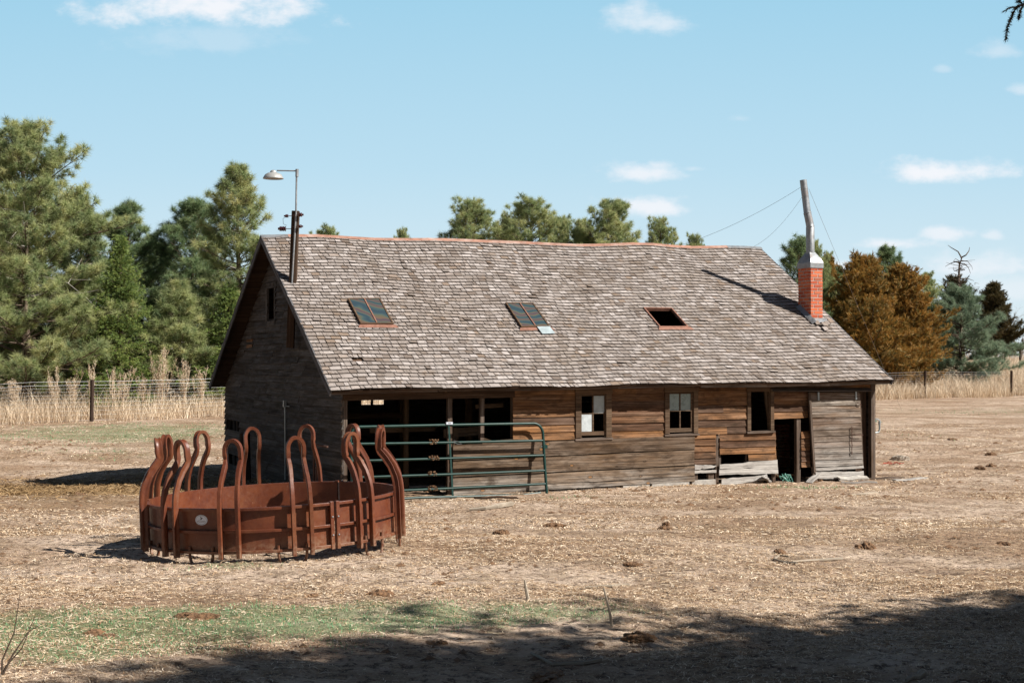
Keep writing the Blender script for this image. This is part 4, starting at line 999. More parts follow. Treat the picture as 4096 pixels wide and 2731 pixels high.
def conifer_mesh(h,rad,seed,kind='pine',z0=.08,dens=1.0,leader=1,bare_low=0):
    """returns wood MB and foliage arrays; kinds differ in branching and sprays"""
    r=np.random.default_rng(seed); m=MB(); random.seed(seed)
    lean=Vector((r.normal()*.02,r.normal()*.02,0))
    tr=.017*h+.03; tp=[Vector((0,0,-.2))]+[Vector((math.sin(i*.9+seed)*.03*h/8,math.cos(i*1.3+seed)*.03*h/8,h*i/10))+lean*i for i in range(1,11)]
    m.tube(tp,[tr*(1-.92*i/10)+.006 for i in range(11)],7)
    def trunk(z): 
        f=max(0,min(9.999,z/h*10)); i=int(f); return tp[i].lerp(tp[i+1],f-i)
    Ps=[];Ds=[];Rn=[]
    z=z0*h
    while z<h*.985:
        t=z/h
        nb={'pine':5,'spruce':7,'cedar':7}[kind]
        for k in range(nb):
            az0=k*1.9+z*3
            if kind=='pine': pr=1.28*(1-t)**.55*(.6+.4*min(1,t*4+.3))
            elif kind=='spruce': pr=1.2*(1-t)**.85
            else: pr=1.05*(1-t)**.6*(1+.25*math.sin(az0*2+t*5))*(.65+.35*min(1,t*3+.3))
            L=rad*pr*r.uniform(.55,1.15)*(1.2 if r.random()<.12 else 1); L=max(L,.42 if kind=='pine' else .16)
            az=(r.uniform(0,6.283) if kind!="cedar" else az0+r.normal()*.5); dx=Vector((math.cos(az),math.sin(az),0))
            el={'pine':.02+.75*t**2.2,'spruce':-.18+.8*t,'cedar':.25+.6*t}[kind]+r.normal()*.12
            c=trunk(z+r.uniform(-.1,.1)); curve={'pine':.35,'spruce':.25,'cedar':.12}[kind]
            pts=[c]; nseg=5; e=el
            for i in range(1,nseg+1):
                e+=curve/nseg+r.normal()*.05; a2=az+r.normal()*.08; pts.append(pts[-1]+Vector((math.cos(a2)*math.cos(e),math.sin(a2)*math.cos(e),math.sin(e)))*L/nseg)
            br=.010+.010*L; m.tube(pts,[br*(1-.8*i/nseg) for i in range(nseg+1)],4)
            def at_(f): 
                f=f*nseg; i=min(nseg-1,int(f)); return pts[i].lerp(pts[i+1],f-i),(pts[i+1]-pts[i]).normalized()
            br_rn=r.random()
            step={'pine':.34,'spruce':.15,'cedar':.20}[kind]/dens; f=.30 if L>1 else .1
            if t<bare_low: f=.9
            while f<1.0:
                c2,d2=at_(f); 
                for sd_ in (-1,1):
                    sl=(L*(1-f)*.55+.22)*r.uniform(.5,1.1); lat=d2.cross(Vector((0,0,1))).normalized()*sd_
                    sdv=(d2*r.uniform(.5,1)+lat*r.uniform(.5,1)+Vector((0,0,{'pine':.25,'spruce':-.18,'cedar':.15}[kind]+r.normal()*.25))).normalized()
                    e2=c2+sdv*sl
                    if kind=='pine' : m.tube([c2,e2],[.010,.006],3)
                    ns={'pine':1 if sl<.62 else 2,'spruce':max(2,int(sl/.09)),'cedar':max(2,int(sl/.15))}[kind]
                    for q in range(ns):
                        g=(q+1)/ns; p=c2.lerp(e2,g)
                        if kind=='pine': dd=(sdv*.6+Vector((0,0,.55))).normalized(); p=p+Vector(r.normal(size=3)*.02)
                        elif kind=='spruce':
                            dd=(sdv+lat*r.normal()*.8+Vector((0,0,-.25+r.normal()*.3))).normalized(); p=p+Vector(r.normal(size=3)*.04)
                        else: dd=(sdv*.7+Vector(r.normal(size=3)*.45)+Vector((0,0,.25))).normalized(); p=p+Vector(r.normal(size=3)*.05)
                        Ps.append(p);Ds.append(dd);Rn.append(min(1,max(0,.5+.30*(br_rn-.5)*2+r.normal()*.22)))
                f+=step/max(L,.4)*r.uniform(.8,1.3)
            p,d=at_(.999); Ps.append(p);Ds.append(d);Rn.append(min(1,max(0,br_rn*.6+.2)))
        z+={'pine':.30,'spruce':.20,'cedar':.19}[kind]*(1.2-.45*t)*(h/9)**.35
    for k in range(6): Ps.append(tp[-1]-Vector((0,0,.12*k)));Ds.append(Vector((r.normal()*.3,r.normal()*.3,1)));Rn.append(.6)
    return m,np.array([tuple(p) for p in Ps]),np.array([tuple(p) for p in Ds]),np.array(Rn)
def foliage(P,D,Rn,kind,seed,scale=1.0):
    r=np.random.default_rng(seed+99)
    if kind=='pine': n,L,wd,sp=64,.31*scale,.015*scale,1.75
    elif kind=='spruce': n,L,wd,sp=13,.11*scale,.017*scale,.75
    else: n,L,wd,sp=18,.25*scale,.024*scale,.55
    if scale<1: n=int(n*1.5)
    V,tip=tuft_tris(P,D,n,L,wd,sp,r)
    T=np.arange(len(V)).reshape(-1,3); rn=np.clip(np.repeat(Rn,n*3)+np.repeat(r.normal(size=len(P)*n)*.05,3),0,1)
    return V,T,rn,tip
TREES={}
def conifer(name,x,y,h,rad,seed,kind,fol,label,cat='tree',group=None,rot=None,proto=None,bark='bark',fs=1.0,**kw):
    """a tree: trunk with limbs, and a crown; proto reuses the two meshes of an earlier tree"""
    t=empty(name,(x,y,Z(x,y)-.05),label=label,cat=cat,group=group); t.rotation_euler=(0,0,rot if rot is not None else seed*1.7)
    if proto:
        ph,pr,wm,fm=TREES[proto]; t.scale=(rad/pr,rad/pr,h/ph)
        a=bpy.data.objects.new('trunk',wm); b=bpy.data.objects.new('crown',fm)
        for q in (a,b): COL.objects.link(q); q.parent=t
        return t
    m,P,D,Rn=conifer_mesh(h,rad,seed,kind,**kw)
    w_=m.build('trunk',M[bark],t,origin=(0,0,0))
    if kind=='pine':
        rr2=np.random.default_rng(seed+7); dl=MB()
        for q in range(16):
            z_=h*rr2.uniform(.12,.75); az=rr2.uniform(0,6.28); L=rad*1.05*(1-z_/h)**.5*rr2.uniform(.6,1); pts=[Vector((0,0,z_))]; e=rr2.uniform(.0,.7)
            for k in range(4): e+=rr2.normal()*.18; pts.append(pts[-1]+Vector((math.cos(az)*math.cos(e),math.sin(az)*math.cos(e),math.sin(e)))*L/4); az+=rr2.normal()*.15
            dl.tube(pts,[.035,.03,.022,.015,.008],4)
            for k in range(2): dl.tube([pts[2+k],pts[2+k]+Vector(rr2.normal(size=3))*.22*L],[.014,.006],3)
        dl.build('bare_limbs',M['palebark'],t,origin=(0,0,0))
    V,T,rn,tip=foliage(P,D,Rn,kind,seed,fs); c=npmesh('crown',V,T,M[fol],rn,parent=t,tip=tip)
    TREES[seed]=(h,rad,w_.data,c.data); return t
def TX(vx,Y): return (vx*1.7415-2048)/F*Y
def TH_(vy,x,Y): return CZ+(1430-vy*1.7415)/F*Y-Z(x,Y)
def put(name,vx,vy,hw,Y,seed,kind,fol,label,**kw):
    x=TX(vx,Y); h=TH_(vy,x,Y)-(.22 if name=='pine_tree' else 0); return conifer(name,x,Y,h,hw*1.7415/F*Y*(1.2 if name=='pine_tree' else 1.05),seed,kind,fol,label,**kw)
GP='pines behind the left fence'
put('pine_tree',62,288,205,57,1,'pine','pine','tallest big bushy pine filling the left edge of the view',group=GP,z0=.04,dens=1.25)
put('pine_tree',-30,300,150,62,None or 2,'pine','pine','pine cut by the left edge, behind the tallest pine',group=GP)
put('pine_tree',203,437,92,61,3,'pine','pineback','narrow pine at the right shoulder of the tallest pine',group=GP)
put('pine_tree',300,470,115,66,4,'pine','pineback','dark pine rising behind the pointed spruce',group=GP)
put('pine_tree',432,462,130,66,5,'pine','pineback','dark dense pine between the pointed spruce and the pine by the lamp',group=GP)
put('pine_tree',545,376,112,61,6,'pine','pine','tall open pine just left of the roof lamp',group=GP,z0=.12)
put('pine_tree',408,655,75,58.5,7,'pine','pine','low young pine between the two green spruces',group=GP,z0=.2)
put('spruce_tree',280,545,112,57.5,8,'spruce','spruce','pointed bright green spruce standing in front of the pines',z0=.05)
put('spruce_tree',520,655,100,59,9,'spruce','spruce','green spruce touching the left edge of the shed gable',z0=.05)
put('pine_tree',-60,420,160,75,4,'pine','pineback','pine far behind the left edge of the view',group=GP,proto=4)
put('pine_tree',-230,380,180,62,6,'pine','pine','pine beyond the left edge of the view',group=GP,proto=6,rot=3.3)
put('pine_tree',-420,470,170,60,6,'pine','pineback','second pine beyond the left edge of the view',group=GP,proto=5,rot=.9)
put('pine_tree',360,560,110,78,6,'pine','pineback','dim pine in the second row behind the dark pines',group=GP,proto=5,rot=2.2)
put('pine_tree',640,600,95,80,6,'pine','pine','pine in the second row behind the shed gable',group=GP,proto=3,rot=1.2)
GB='pines behind the shed roof'
put('pine_tree',1085,466,135,88,10,'pine','pine','round-topped pine, leftmost of the large pines above the ridge',group=GB)
put('pine_tree',1218,458,125,86,11,'pine','pine','yellowish pine above the middle of the ridge',group=GB)
for vx,vy,hw,Y,pr,ro,lb in ((1163,500,45,90,10,1,'thin pine top left of the yellowish pine above the ridge'),(1290,500,45,90,11,2.4,'slim pine top between two large pines above the ridge'),(1330,512,55,88,10,3.1,'low pine top left of the tallest pine above the ridge'),
    (1395,460,82,86,None,12,'tallest dark pine above the right half of the ridge'),(1517,508,55,92,10,4,'pine top beside the guy wire right of the tallest ridge pine'),(1595,540,36,95,11,5,'tiny pine tip barely above the ridge, rightmost'),
    (752,522,50,85,11,.3,'yellow-green pine tip just right of the roof lamp'),(920,533,34,92,10,1.9,'tiny pine tip above the left part of the ridge')):
    put('pine_tree',vx,vy,hw*1.55,Y,ro if pr is None else 0,'pine','pine',lb,group=GB,proto=pr,rot=ro)
GR='pines right of the shed roof'
for vx,vy,hw,Y,pr,ro,lb in ((1812,543,75,84,None,13,'pine rising behind the roof slope left of the chimney'),(1868,560,62,88,10,3,'pine directly behind the brick chimney'),(1943,608,60,94,3,4,'thin pine top between chimney and rust cedar'),
    (2048,568,72,98,None,20,'dark pine top rising above the rust-coloured cedar'),(2128,625,62,99,11,1.1,'small pine top between the rust cedar and the blue-green pine')):
    put('pine_tree',vx,vy,hw,Y,ro if pr is None else 0,'pine','pineback',lb,group=GR,proto=pr,rot=ro)
put('cedar_tree',1985,598,135,86,14,'cedar','rust','large rust-coloured cedar behind the fence right of the chimney',z0=.02,dens=1.1)
put('cedar_tree',2075,618,115,88.5,15,'cedar','rust','rust-coloured cedar joined to the right side of the larger one',z0=.02,dens=1.1)
put('cedar_tree',1903,590,36,90,16,'cedar','rust','narrow rust-tipped cedar just right of the chimney cap')
put('pine_tree',2208,664,92,95,17,'pine','bluepine','bushy blue-green pine right of the rust cedar',z0=.03,dens=1.3)
put('juniper_tree',2288,655,72,104,18,'cedar','darkjun','dark brown-green juniper at the far right of the tree line',z0=.18)
put('juniper_tree',2200,640,80,108,19,'cedar','darkjun','thin dark juniper below the bare dead treetop',z0=.3,dens=.7)
# bare trees
def bare(name,x,y,h,seed,label,spread=.5,depth=5,mat='palebark',lean=0,cat='tree',group=None,r0=.05,first=.3,z0=0):
    random.seed(seed); m=MB()
    def grow(p,d,L,r_,k):
        pts=[p]; dd=d
        for i in range(4):
            dd=(dd+Vector((random.gauss(0,.13),random.gauss(0,.13),random.gauss(.02,.08)))).normalized(); pts.append(pts[-1]+dd*L/4)
        m.tube(pts,[r_*(1-.1*i) for i in range(5)],4 if k<depth-1 else 5)
        if k>0:
            for q in range(random.choice((2,3,3))):
                a=Vector((random.gauss(0,1),random.gauss(0,1),random.gauss(.15,.6))).normalized(); i=random.choice((2,3,4,4))
                grow(pts[i],(dd+a*spread*1.6).normalized(),L*random.uniform(.55,.8),r_*.6,k-1)
    grow(Vector((0,0,-.1)),Vector((lean,0,1)).normalized(),h*first,r0,depth)
    zs=[v[2] for v in m.v]; s=h/max(zs); m.v=[(a*s,b*s,c*s) for a,b,c in m.v]
    o=m.build(name,M[mat],origin=(0,0,0)); o.location=(x,y,Z(x,y)+z0); tag(o,label=label,cat=cat,group=group); return o
dx_=TX(2200,107); dt=MB(); dz=Z(dx_,107)
def pv(vx,vy): return Vector((TX(vx,107)-dx_,0,CZ+(1430-vy*1.7415)/F*107-dz))
random.seed(3)
def limb(ps,r_): 
    q=[pv(*p)+Vector((0,random.uniform(-.25,.25),0)) for p in ps]; dt.tube(q,[r_*(1-.75*i/(len(q)-1)) for i in range(len(q))],6)
limb([(2212,840),(2210,760),(2205,690),(2203,640),(2205,608),(2208,592)],.16)
limb([(2208,592),(2200,578),(2188,568),(2178,563)],.06); limb([(2208,592),(2218,586),(2227,576),(2230,567)],.06)
limb([(2206,606),(2196,601),(2186,604),(2172,612)],.05); limb([(2206,604),(2216,606),(2226,614),(2232,628)],.045); limb([(2205,625),(2192,620),(2190,612)],.03)
limb([(2205,640),(2222,640),(2236,645)],.045); limb([(2207,598),(2222,600),(2233,612),(2234,620)],.03); limb([(2205,650),(2190,655),(2175,668)],.05)
for _ in range(50):
    a=random.uniform(2165,2250); b=random.uniform(652,700); limb([(a,b),(a+random.uniform(-12,12),b-random.uniform(2,14)),(a+random.uniform(-20,20),b-random.uniform(-6,18))],.025)
for _ in range(16):
    b=random.uniform(600,690); limb([(2206,b),(2206+random.uniform(-18,20),b-random.uniform(-6,8)),(2206+random.uniform(-36,36),b+random.uniform(-8,16))],.03)
o=dt.build('dead_tree',M['bark'],origin=(0,0,0)); o.location=(dx_,107,dz); tag(o,label='bare dead treetop with crooked forked limbs above the junipers',cat='dead tree')
GBB='bare grey bushes at the far right'
for i,(vx,vy,Y) in enumerate(((2318,745,118),(2345,700,125),(2300,770,112),(2360,760,110))):
    x=TX(vx,Y); bare('bare_bush',x,Y,TH_(vy,x,Y),40+i,('leafless grey bush below the dark juniper','tall leafless grey tree at the right edge of the view','low leafless bush at the foot of the dark juniper','leafless bush cut by the right edge of the view')[i],group=GBB,depth=6,r0=.05,cat='bush')
for i,(vx,vy,Y) in enumerate(((440,640,61),(470,690,59.5),(250,640,63),(360,700,62))):
    x=TX(vx,Y); bare('bare_bush',x,Y,TH_(vy,x,Y),60+i,('tangled bare brown bush left of the spruce by the gable','low tangled bare bush beside the spruce by the gable','bare twiggy bush behind the pointed spruce','bare twiggy bush right of the pointed spruce')[i],group='bare bushes among the left pines',mat='bark',depth=5,r0=.03,cat='bush')
for i,(vx,Y,h,k) in enumerate(((375,54.6,2.7,9),(360,54.8,2.5,5),(125,53.0,1.9,7),(170,53.4,2.0,8),(212,53.6,2.2,5),(262,54,2.0,6),(285,54.3,2.1,6),(425,55.5,2.1,7),(460,56,2.0,7),(330,54.5,1.8,6),(30,52,1.5,6))):
    x=TX(vx,Y); weed(x,Y,h,k,200+i,'tall branching dead weed, '+('the tallest, in front of the pines left of the gable','just left of the tallest weed','left of the fence post, second clump from the left edge','nearest to the left of the fence post','right behind the fence post','a little right of the fence post','below the pointed spruce','right of the tallest weed','nearest to the shed gable','between the pointed spruce and the tallest weed','nearest to the left edge of the view')[i],group='tall dead weeds behind the left fence')
# ------------------------------------------------------------------ wire fence
def fence(x0,x1,posts,fn,label,nw=9,H=1.22,barb=(1.32,1.45),step=.3):
    f_=empty('wire_fence',(posts[0],fn(posts[0]),Z(posts[0],fn(posts[0]))),label=label,cat='fence'); og=tuple(f_.location)
    for p in posts:
        y=fn(p); z=Z(p,y); m=MB(); m.tube([(p,y-.05,z-.3),(p+.01,y-.05,z+.8),(p+.02,y-.05,z+1.52)],.072,9); m.build('fence_post',M['post'],f_,origin=og)
    xs_=np.arange(x0,x1,2.5)
    mm=MB()
    for i in range(nw):
        hh=.06+(H-.06)*(i/(nw-1))**.85; mm.tube([(x,fn(x),Z(x,fn(x))+hh+.01*math.sin(x*2+i)) for x in xs_],.0024,3)
    x=x0
    while x<x1-2: 
        y=fn(x); z=Z(x,y); mm.tube([(x,y,z+.06),(x,y,z+H)],.0016,3); x+=step
    mm.build('woven_wire',M['wire'],f_,origin=og)
    for hh in barb:
        m=MB(); m.tube([(x,fn(x),Z(x,fn(x))+hh+.015*math.sin(x*1.1)) for x in xs_],.0055,3); m.build('top_wire',M['wire'],f_,origin=og)
fence(-32,44,[-27.6,-21.4,-15.2,-9.0,-2.8,3.4,9.6,15.9,22.9,29.3,35.7],fy,'woven wire stock fence on dark round posts running behind the shed')
m=MB(); X2,Y2=37.5,105; m.tube([(X2,Y2,Z(X2,Y2)-.2),(X2+.02,Y2,Z(X2,Y2)+1.6)],.09,9); m.build('fence_post',M['post'],label='single dark post standing in the grass beyond the fence at far right',cat='post')
m=MB(); P0=GV(620,975); PBt=B(-.55,5.4,0); m.tube([(PBt.x,PBt.y,Z(PBt.x,PBt.y)-.2),(PBt.x-.02,PBt.y,.3),(PBt.x-.03,PBt.y,.93)],[.125,.12,.118],12); m.build('round_post',M['dark_timber'],label='thick round timber post standing beside the dark gable wall',cat='post')
m=MB(); c=B(-.35,.85,0); zz=Z(c.x,c.y); m.tube([B(-.30,.95,zz-.1),B(-.30,.95,.86),B(-.30,.90,.93),B(-.30,.45,.93),B(-.3,.05,.93)],.022,4); m.tube([B(-.30,.78,zz-.1),B(-.30,.78,.5)],.020,4); m.build('iron_frame',M['rustiron'],label='rusty angle-iron frame standing against the front corner of the gable',cat='iron frame')

# ------------------------------------------------------------------ shade trees right of the camera
def shade(x,y,h,rad,seed,label):
    t=conifer('juniper_tree',x,y,h,rad,seed,'cedar','darkjun',label,z0=.10,dens=1.1,fs=.68); return t
jt=shade(8.0,3.9,8.8,4.3,31,'dark juniper whose drooping branch hangs into the top right corner')
# its long drooping branch
bm_=MB(); rr_=np.random.default_rng(5); D0=5.2
def pf(px,py,dy=0): 
    r_=ray(px,py); y=D0+dy; return Vector((0,0,CZ))+r_*(y/r_.y)
br=[Vector((7.0,4.1,3.3)),Vector((4.6,4.6,4.05)),Vector((2.9,5.0,4.05)),pf(4150,-10),pf(4090,20)]
bm_.tube(br,[.05,.03,.015,.006,.004],6); Pp=[];Dd=[];
twigs=[[(4090,20),(4062,30),(4040,32),(4022,42)],[(4075,24),(4066,32),(4052,52),(4046,70),(4036,90),(4030,110),(4026,130),(4023,158)],[(4090,20),(4086,36),(4078,48)],[(4086,36),(4078,60),(4073,80)],[(4096,10),(4120,60),(4125,110)],[(4150,-10),(4140,40),(4160,90)],[(4090,20),(4080,4),(4068,10)]]
for tw in twigs:
    q=[pf(a,b,rr_.normal()*.03) for a,b in tw]; bm_.tube(q,[.0028,.0022,.0018,.0015,.0012,.001,.001,.001][:len(q)],4)
    for i in range(len(q)-1):
        L=(q[i+1]-q[i]).length
        for k in range(max(2,int(L/.0035))):
            c=q[i].lerp(q[i+1],rr_.random()); Pp.append(tuple(c)); Dd.append(tuple((q[i+1]-q[i]).normalized()+Vector(rr_.normal(size=3)*.35)))
for a,b in zip(br[:3],br[1:4]):
    for k in range(160):
        c=a.lerp(b,rr_.random())+Vector(rr_.normal(size=3)*.06); Pp.append(tuple(c)); Dd.append(tuple(rr_.normal(size=3)+np.array([0,0,-.6])))
bo=bm_.build('drooping_branch',M['bark'],jt,origin=tuple(jt.location)); bo.rotation_euler=(0,0,0)
Vt,tt=tuft_tris(np.array(Pp),np.array(Dd),6,.022,.0022,.55,rr_)
co=npmesh('branch_foliage',Vt-np.array(jt.location),np.arange(len(Vt)).reshape(-1,3),M['darkjun'],np.random.default_rng(1).random(len(Vt))*.5,tip=tt,parent=bo)
bo.matrix_parent_inverse=Matrix.Rotation(-jt.rotation_euler.z,4,'Z')
shade(9.1,7.1,5.5,3.3,32,'smaller dark juniper just outside the right edge of the view')
shade(9.9,5.4,7.6,3.4,34,'dark juniper standing behind the smaller one just outside the right edge')
shade(3.3,.1,7.0,1.4,33,'juniper standing right beside the camera, mostly seen by its shadow')
# ------------------------------------------------------------------ debris in the paddock
def lump(name,p,sx,sy,sz,seed,label,mat='dung',cat='dung',group=None,rz=0,freq=9,amp=.45):
    r=np.random.default_rng(seed); bm=bmesh.new(); bmesh.ops.create_icosphere(bm,subdivisions=4,radius=1)
    for v in bm.verts:
        c=v.co; n=float(vn(c.x*2.1+seed,c.y*2.1+c.z*1.7))*.6+float(vn(c.x*5+seed,c.y*5-c.z*4))*.4
        n2=float(vn(c.x*freq+seed*3,c.y*freq+c.z*freq)); k=1+amp*(n-.5)*1.6+.22*(n2-.5)
        v.co=Vector((c.x*k*sx,c.y*k*sy,max(-.25,c.z)*k*sz+ (.25*sz)*(n2-.5)))
    me=bpy.data.meshes.new(name); bm.to_mesh(me); bm.free(); me.materials.append(M[mat])
    o=bpy.data.objects.new(name,me); COL.objects.link(o); o.location=(p.x,p.y,p.z); o.rotation_euler=(0,0,rz); return tag(o,label=label,cat=cat,group=group)
DG=[(452,1424,.17,.075,.045,'flat orange-brown dung heap in the middle of the near green grass'),(215,1456,.09,.05,.03,'small dung pat at the left of the near green grass'),(252,1462,.06,.04,.02,'crumbled dung beside the small pat in the near grass'),
 (870,1370,.11,.06,.05,'dark dung mound at the upper edge of the near green grass'),(1007,1342,.09,.04,.02,'flat dung pat a little beyond the near grass'),(1152,1227,.11,.08,.06,'round dark dung mound nearest to the feeder on its right'),
 (1272,1210,.15,.10,.05,'wide dark dung mound in front of the first shed window'),(1527,1215,.12,.08,.05,'dark dung pat in front of the second shed window'),(1452,1297,.10,.06,.03,'low dung pat in the middle of the bare ground'),
 (1988,1260,.12,.09,.07,'dark dung lump standing out on the bare ground at right'),(1790,1270,.11,.06,.04,'dung and twigs in the bare ground left of the dark lump'),(1530,1208,.06,.04,.05,'tiny dung lump right behind the dark pat'),
 (2275,1046,.20,.14,.09,'dung heap farthest right on the bare ground'),(2252,1078,.18,.12,.08,'dung heap just below the farthest right one'),(2277,1072,.14,.1,.08,'dung heap at the right between two others'),
 (2187,1011,.20,.14,.07,'dark dung heap near the right fence'),(1960,1111,.05,.04,.04,'dark clod left of the short bleached board'),(1883,1106,.07,.05,.05,'dark clod in front of the sliding door'),(1775,1100,.06,.04,.03,'flat dark chunk in front of the shed doorway'),(2305,1250,.08,.05,.03,'dung clod near the right edge of the bare ground'),
 (990,1131,.17,.10,.08,'orange-brown dung pile under the clumps of the farm gate'),(715,1370,.07,.04,.02,'thin dung smear above the near grass'),(1015,1477,.05,.03,.02,'small clod in the sunlit straw near the foreground shadow'),(1465,1470,.11,.07,.05,'clod lying inside the foreground shadow'),(1255,1553,.16,.08,.03,'low clod at the bottom of the foreground shadow')]
for i,(vx,vy,sx,sy,sz,lb) in enumerate(DG):
    p=GV(vx,vy); lump('dung_pile',p,sx*.9,sy,sz*.8,300+i,lb,rz=i*1.1)
# random small clods, far too many to count
n=5200; x,y=scatter(n,8,46,1.2); k_=vn(x*.5+20,y*.5)>.42; du=(x-O.x)*U.x+(y-O.y)*U.y; dw=(x-O.x)*Wd.x+(y-O.y)*Wd.y; k_&=~((du>-.2)&(du<LEN)&(dw>-.1)&(dw<DEP)); x=x[k_];y=y[k_]; n=len(x)
oc=np.array([(1,0,0),(0,1,0),(-1,0,0),(0,-1,0),(.1,.1,1)],float); of=np.array([(0,1,4),(1,2,4),(2,3,4),(3,0,4)])
sz=(.008+.03*rng.random(n)**3)*np.clip(y/16,.8,1.6); V=(oc[None]*(.6+.8*rng.random((n,5,1)))*sz[:,None,None]*np.array([1.6,1.3,.8])+np.stack([x,y,tz(x,y)],1)[:,None]).reshape(-1,3)
T=(of[None]+np.arange(n)[:,None,None]*5).reshape(-1,3)
npmesh('soil_clods',V,T,M['dung'],np.repeat(rng.random(n),5),kind='stuff',label='small dark clods and dung crumbs strewn over the paddock',cat='clods')
def stick(name,pts,r_,label,mat='twig',cat='stick',n=6,vert=False):
    m=MB(); P=[]
    for i,q in enumerate(pts):
        g=GV(q[0],q[1]) if len(q)==2 else GV(q[0],q[1])+Vector((0,0,q[2])); P.append(g+Vector((0,0,r_*.6)))
    m.tube(P,[r_*(1-.55*i/(len(P)-1)) for i in range(len(P))],n); return m.build(name,M[mat],label=label,cat=cat)
stick('stick',[(1175,1164),(1140,1168),(1115,1171),(1078,1174)],.045,'pale bare branch lying on the ground right of the feeder')
stick('stick',[(1443,1347),(1405,1349),(1345,1352)],.016,'pale thin stick lying on the straw beyond the near grass')
stick('stick',[(1378,1522),(1340,1527),(1270,1529),(1220,1505)],.016,'long grey stick lying in the foreground shadow')
stick('stick',[(2118,1555),(2108,1560),(2095,1562),(2082,1568)],.022,'bent pale stick at the bottom right of the shadow')
stick('stick',[(1935,1285),(1880,1289),(1820,1292)],.014,'thin pale stick on the bare ground at right')
stick('stick',[(1830,1297),(1800,1293),(1778,1288),(1790,1280),(1812,1281)],.013,'curled pale root on the bare ground at right')
stick('stick',[(2350,1040),(2290,1048)],.02,'thin stick by the right edge near the dung heaps')
stick('stick',[(520,1268),(470,1270),(430,1272)],.018,'thin branch lying under the front of the feeder')
stick('stick',[(2015,1134),(1950,1138)],.03,'long thin stick below the short bleached board')
m=MB(); p=GV(1214,1378); m.tube([p-Vector((0,0,.02)),p+Vector((-.015,0,.06)),p+Vector((-.028,0,.135))],[.014,.011,.005],6); m.build('stake',M['twig'],label='short pointed broken stick standing upright in the near grass',cat='stick')
m=MB(); p=GV(1407,1437); m.tube([p-Vector((0,0,.02)),p+Vector((-.02,0,.10)),p+Vector((-.055,0,.235))],[.009,.008,.006],6); m.build('stake',M['twig'],label='thin stick leaning upright at the edge of the foreground shadow',cat='stick')
m=MB(); p=GV(5,1552)
for q in (((.02,.05),(.10,.14),(.165,.30)),((.0,.08),(.06,.22),(.09,.42)),((.05,.1),(.13,.22),(.21,.27))): m.tube([p]+[p+Vector((a,0,b)) for a,b in q],[.006,.005,.003,.0015],5)
m.build('dead_sapling',M['bark'],label='thin dark bare twigs rising at the bottom left corner',cat='twigs')
def slab(name,vx,vy,L,wd,th,rz,label,mat='bleached',tilt=(0,0),cat='board',seed=0,zoff=0,uw=None):
    random.seed(seed+77); m=MB(); n=7; vs=[];gc=[]
    for i in range(n+1):
        t=i/n-.5; w0=wd*(1-.25*max(0,abs(t)*2-.8)*random.uniform(0,4)) *random.uniform(.94,1.04); bz=th*.3*math.sin(i*1.2+seed)
        for (a,b) in ((-.5,0),(.5,0),(.5,1),(-.5,1)):
            ex=(random.uniform(-.04,.04) if i in (0,n) else 0); vs.append((t*L+ex,a*w0,b*th+bz)); gc.append((t*L+seed,a*w0,b*th))
    fs=[(3,2,1,0)]+[(i*4+j,i*4+(j+1)%4,i*4+4+(j+1)%4,i*4+4+j) for i in range(n) for j in range(4)]+[(n*4,n*4+1,n*4+2,n*4+3)]
    m.add(vs,fs,.5,gc); o=m.build(name,M[mat],origin=(0,0,0)); p=GV(vx,vy) if uw is None else B(uw[0],uw[1],Z(*B(uw[0],uw[1],0)[:2])); o.location=p+Vector((0,0,.012+zoff)); o.rotation_euler=(tilt[0],tilt[1],R(rz)); return tag(o,label=label,cat=cat)
slab('weathered_board',2090,1103,1.15,.13,.03,38,'long pale board lying on the ground right of the shed corner',seed=1)
slab('weathered_board',1975,1112,.8,.08,.03,8,'short bleached board lying in front of the sliding door',seed=2)
slab('weathered_board',1790,1099,1.1,.09,.03,-4,'brown split board lying before the shed doorway',mat='fascia',seed=3)
slab('weathered_board',1855,1104,.75,.08,.025,14,'small brown board lying right of the split one',mat='siding',seed=4)
slab('weathered_board',1875,1090,.55,.14,.03,55,'pale board slanting out from under the sliding door',seed=5,tilt=(.1,-.3),zoff=.06,uw=(10.55,-.22))
def wallboard(a,b,c,d,o0,o1,label,mat='bleached',cat='board'):
    m=MB(); quadboard(m,a,b,c,d,o0,o1,.5,8,.005); m.build('weathered_board',M[mat],label=label,cat=cat)
wallboard((8.30,-.13),(9.15,-.04),(9.42,.075),(8.31,.03),.05,.08,'long slanted plank fallen under the wall left of the doorway')
slab('weathered_board',1768,1087,.45,.16,.04,70,'square broken board piece left of the doorway',seed=7,tilt=(.4,.25),zoff=.05,uw=(9.42,-.08))
slab('weathered_board',0,0,.4,.14,.04,10,'pale broken board end lying against the post left of the doorway',seed=17,tilt=(.5,-.2),zoff=.06,uw=(9.25,-.06))
slab('weathered_board',1915,1087,.75,.16,.05,22,'flat pale slab under the right end of the sliding door',mat='concrete',cat='slab',seed=8,tilt=(.35,0),zoff=.02,uw=(11.6,-.22))
slab('weathered_board',1990,1078,1.0,.10,.03,24,'brown board lying at the foot of the right shed corner',mat='fascia',seed=9,uw=(12.6,-.12))
slab('weathered_board',1775,1068,.9,.10,.03,64,'board lying inside the dark doorway',mat='rafter',seed=12,tilt=(.1,.25),zoff=.08,uw=(10.0,.35))
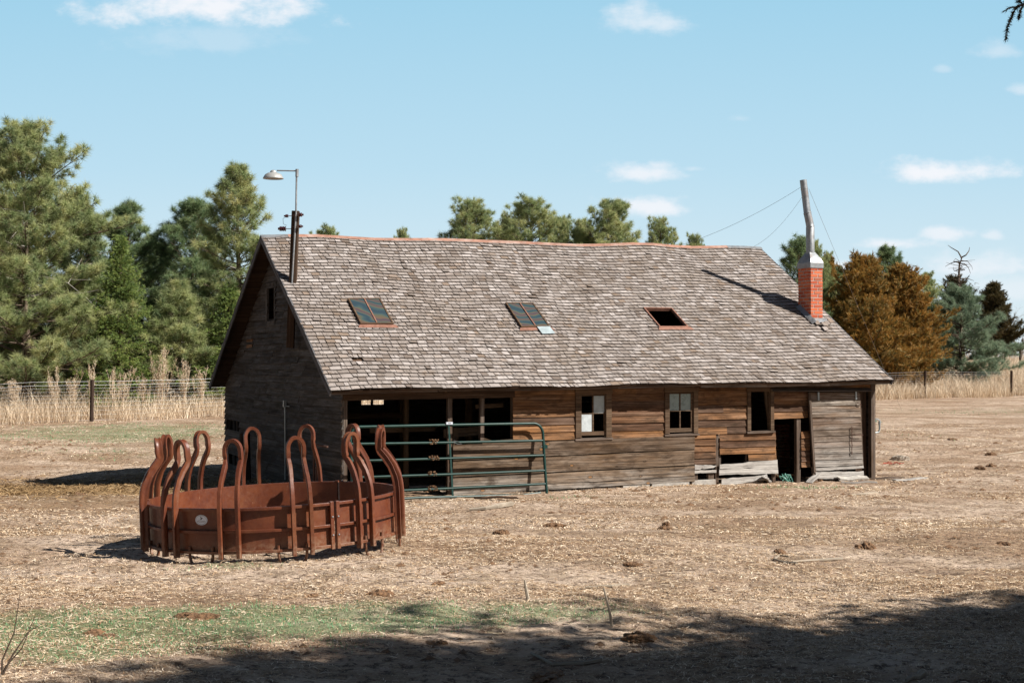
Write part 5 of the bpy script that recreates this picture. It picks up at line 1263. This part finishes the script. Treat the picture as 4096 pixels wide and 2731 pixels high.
slab('weathered_board',1830,1081,.8,.09,.03,40,'broken board behind the door post',mat='rafter',seed=13,tilt=(.1,.2),zoff=.06,uw=(10.6,.25))
slab('weathered_board',480,911,2.6,.22,.12,8,'pale fallen log half hidden in the tall dry grass at left',mat='twig',cat='log',seed=14,zoff=.35)
slab('weathered_board',950,1122,1.3,.12,.03,20,'pale board lying under the gate beside the feeder',seed=15)
slab('weathered_board',1140,1146,.7,.08,.03,8,'small dark board lying just right of the gate brace',mat='dark_timber',seed=16)
o=lump('log_chunk',GV(2066,1057),.26,.10,.11,511,'short thick pale log chunk lying right of the shed','palelog','log',rz=-.5,amp=.25)
# green twine heap and scraps
def scrap(vx,vy,r_,k,label,mat,cat,h=.06,seed=0,dv=(0,0),uw=None):
    random.seed(seed); m=MB(); p=GV(vx,vy) if uw is None else B(uw[0],uw[1],Z(*B(uw[0],uw[1],0)[:2]))
    for i in range(k):
        a=Vector((random.gauss(0,r_),random.gauss(0,r_*.6),random.uniform(0,h))); b=a+Vector((random.gauss(dv[0],r_*.7),random.gauss(0,r_*.5),random.uniform(-.02,.03)+dv[1]))
        c=(a+b)/2+Vector((random.gauss(0,r_*.3),0,random.uniform(0,h*.5))); a.z=max(a.z,.0);b.z=max(b.z,.0)
        m.tube([p+a,p+c,p+b],.007,4)
    m.build('twine',M[mat],label=label,cat=cat)
scrap(1805,1083,.065,34,'tangle of green plastic twine spilling out of the doorway','plastic','twine',.12,1,(-.05,.06),uw=(9.93,-.12))
scrap(1912,1098,.08,12,'scrap of green twine in front of the sliding door','plastic','twine',.02,2)
scrap(2008,970,.10,16,'green twine on the ground by the elbow pipe','plastic','twine',.05,3)
scrap(2050,1068,.12,26,'scrap of red twine on the ground right of the shed','redtwine','twine',.04,4)
m=MB(); p=GV(1985,1092); m.tube([p,p+Vector((.02,.0,.13)),p+Vector((.18,-.05,.02)),p+Vector((.45,-.02,.02)),p+Vector((.75,0,.015))],.008,5); m.build('bent_rod',M['rustiron'],label='bent rusty rod on the ground at the shed corner',cat='rod')
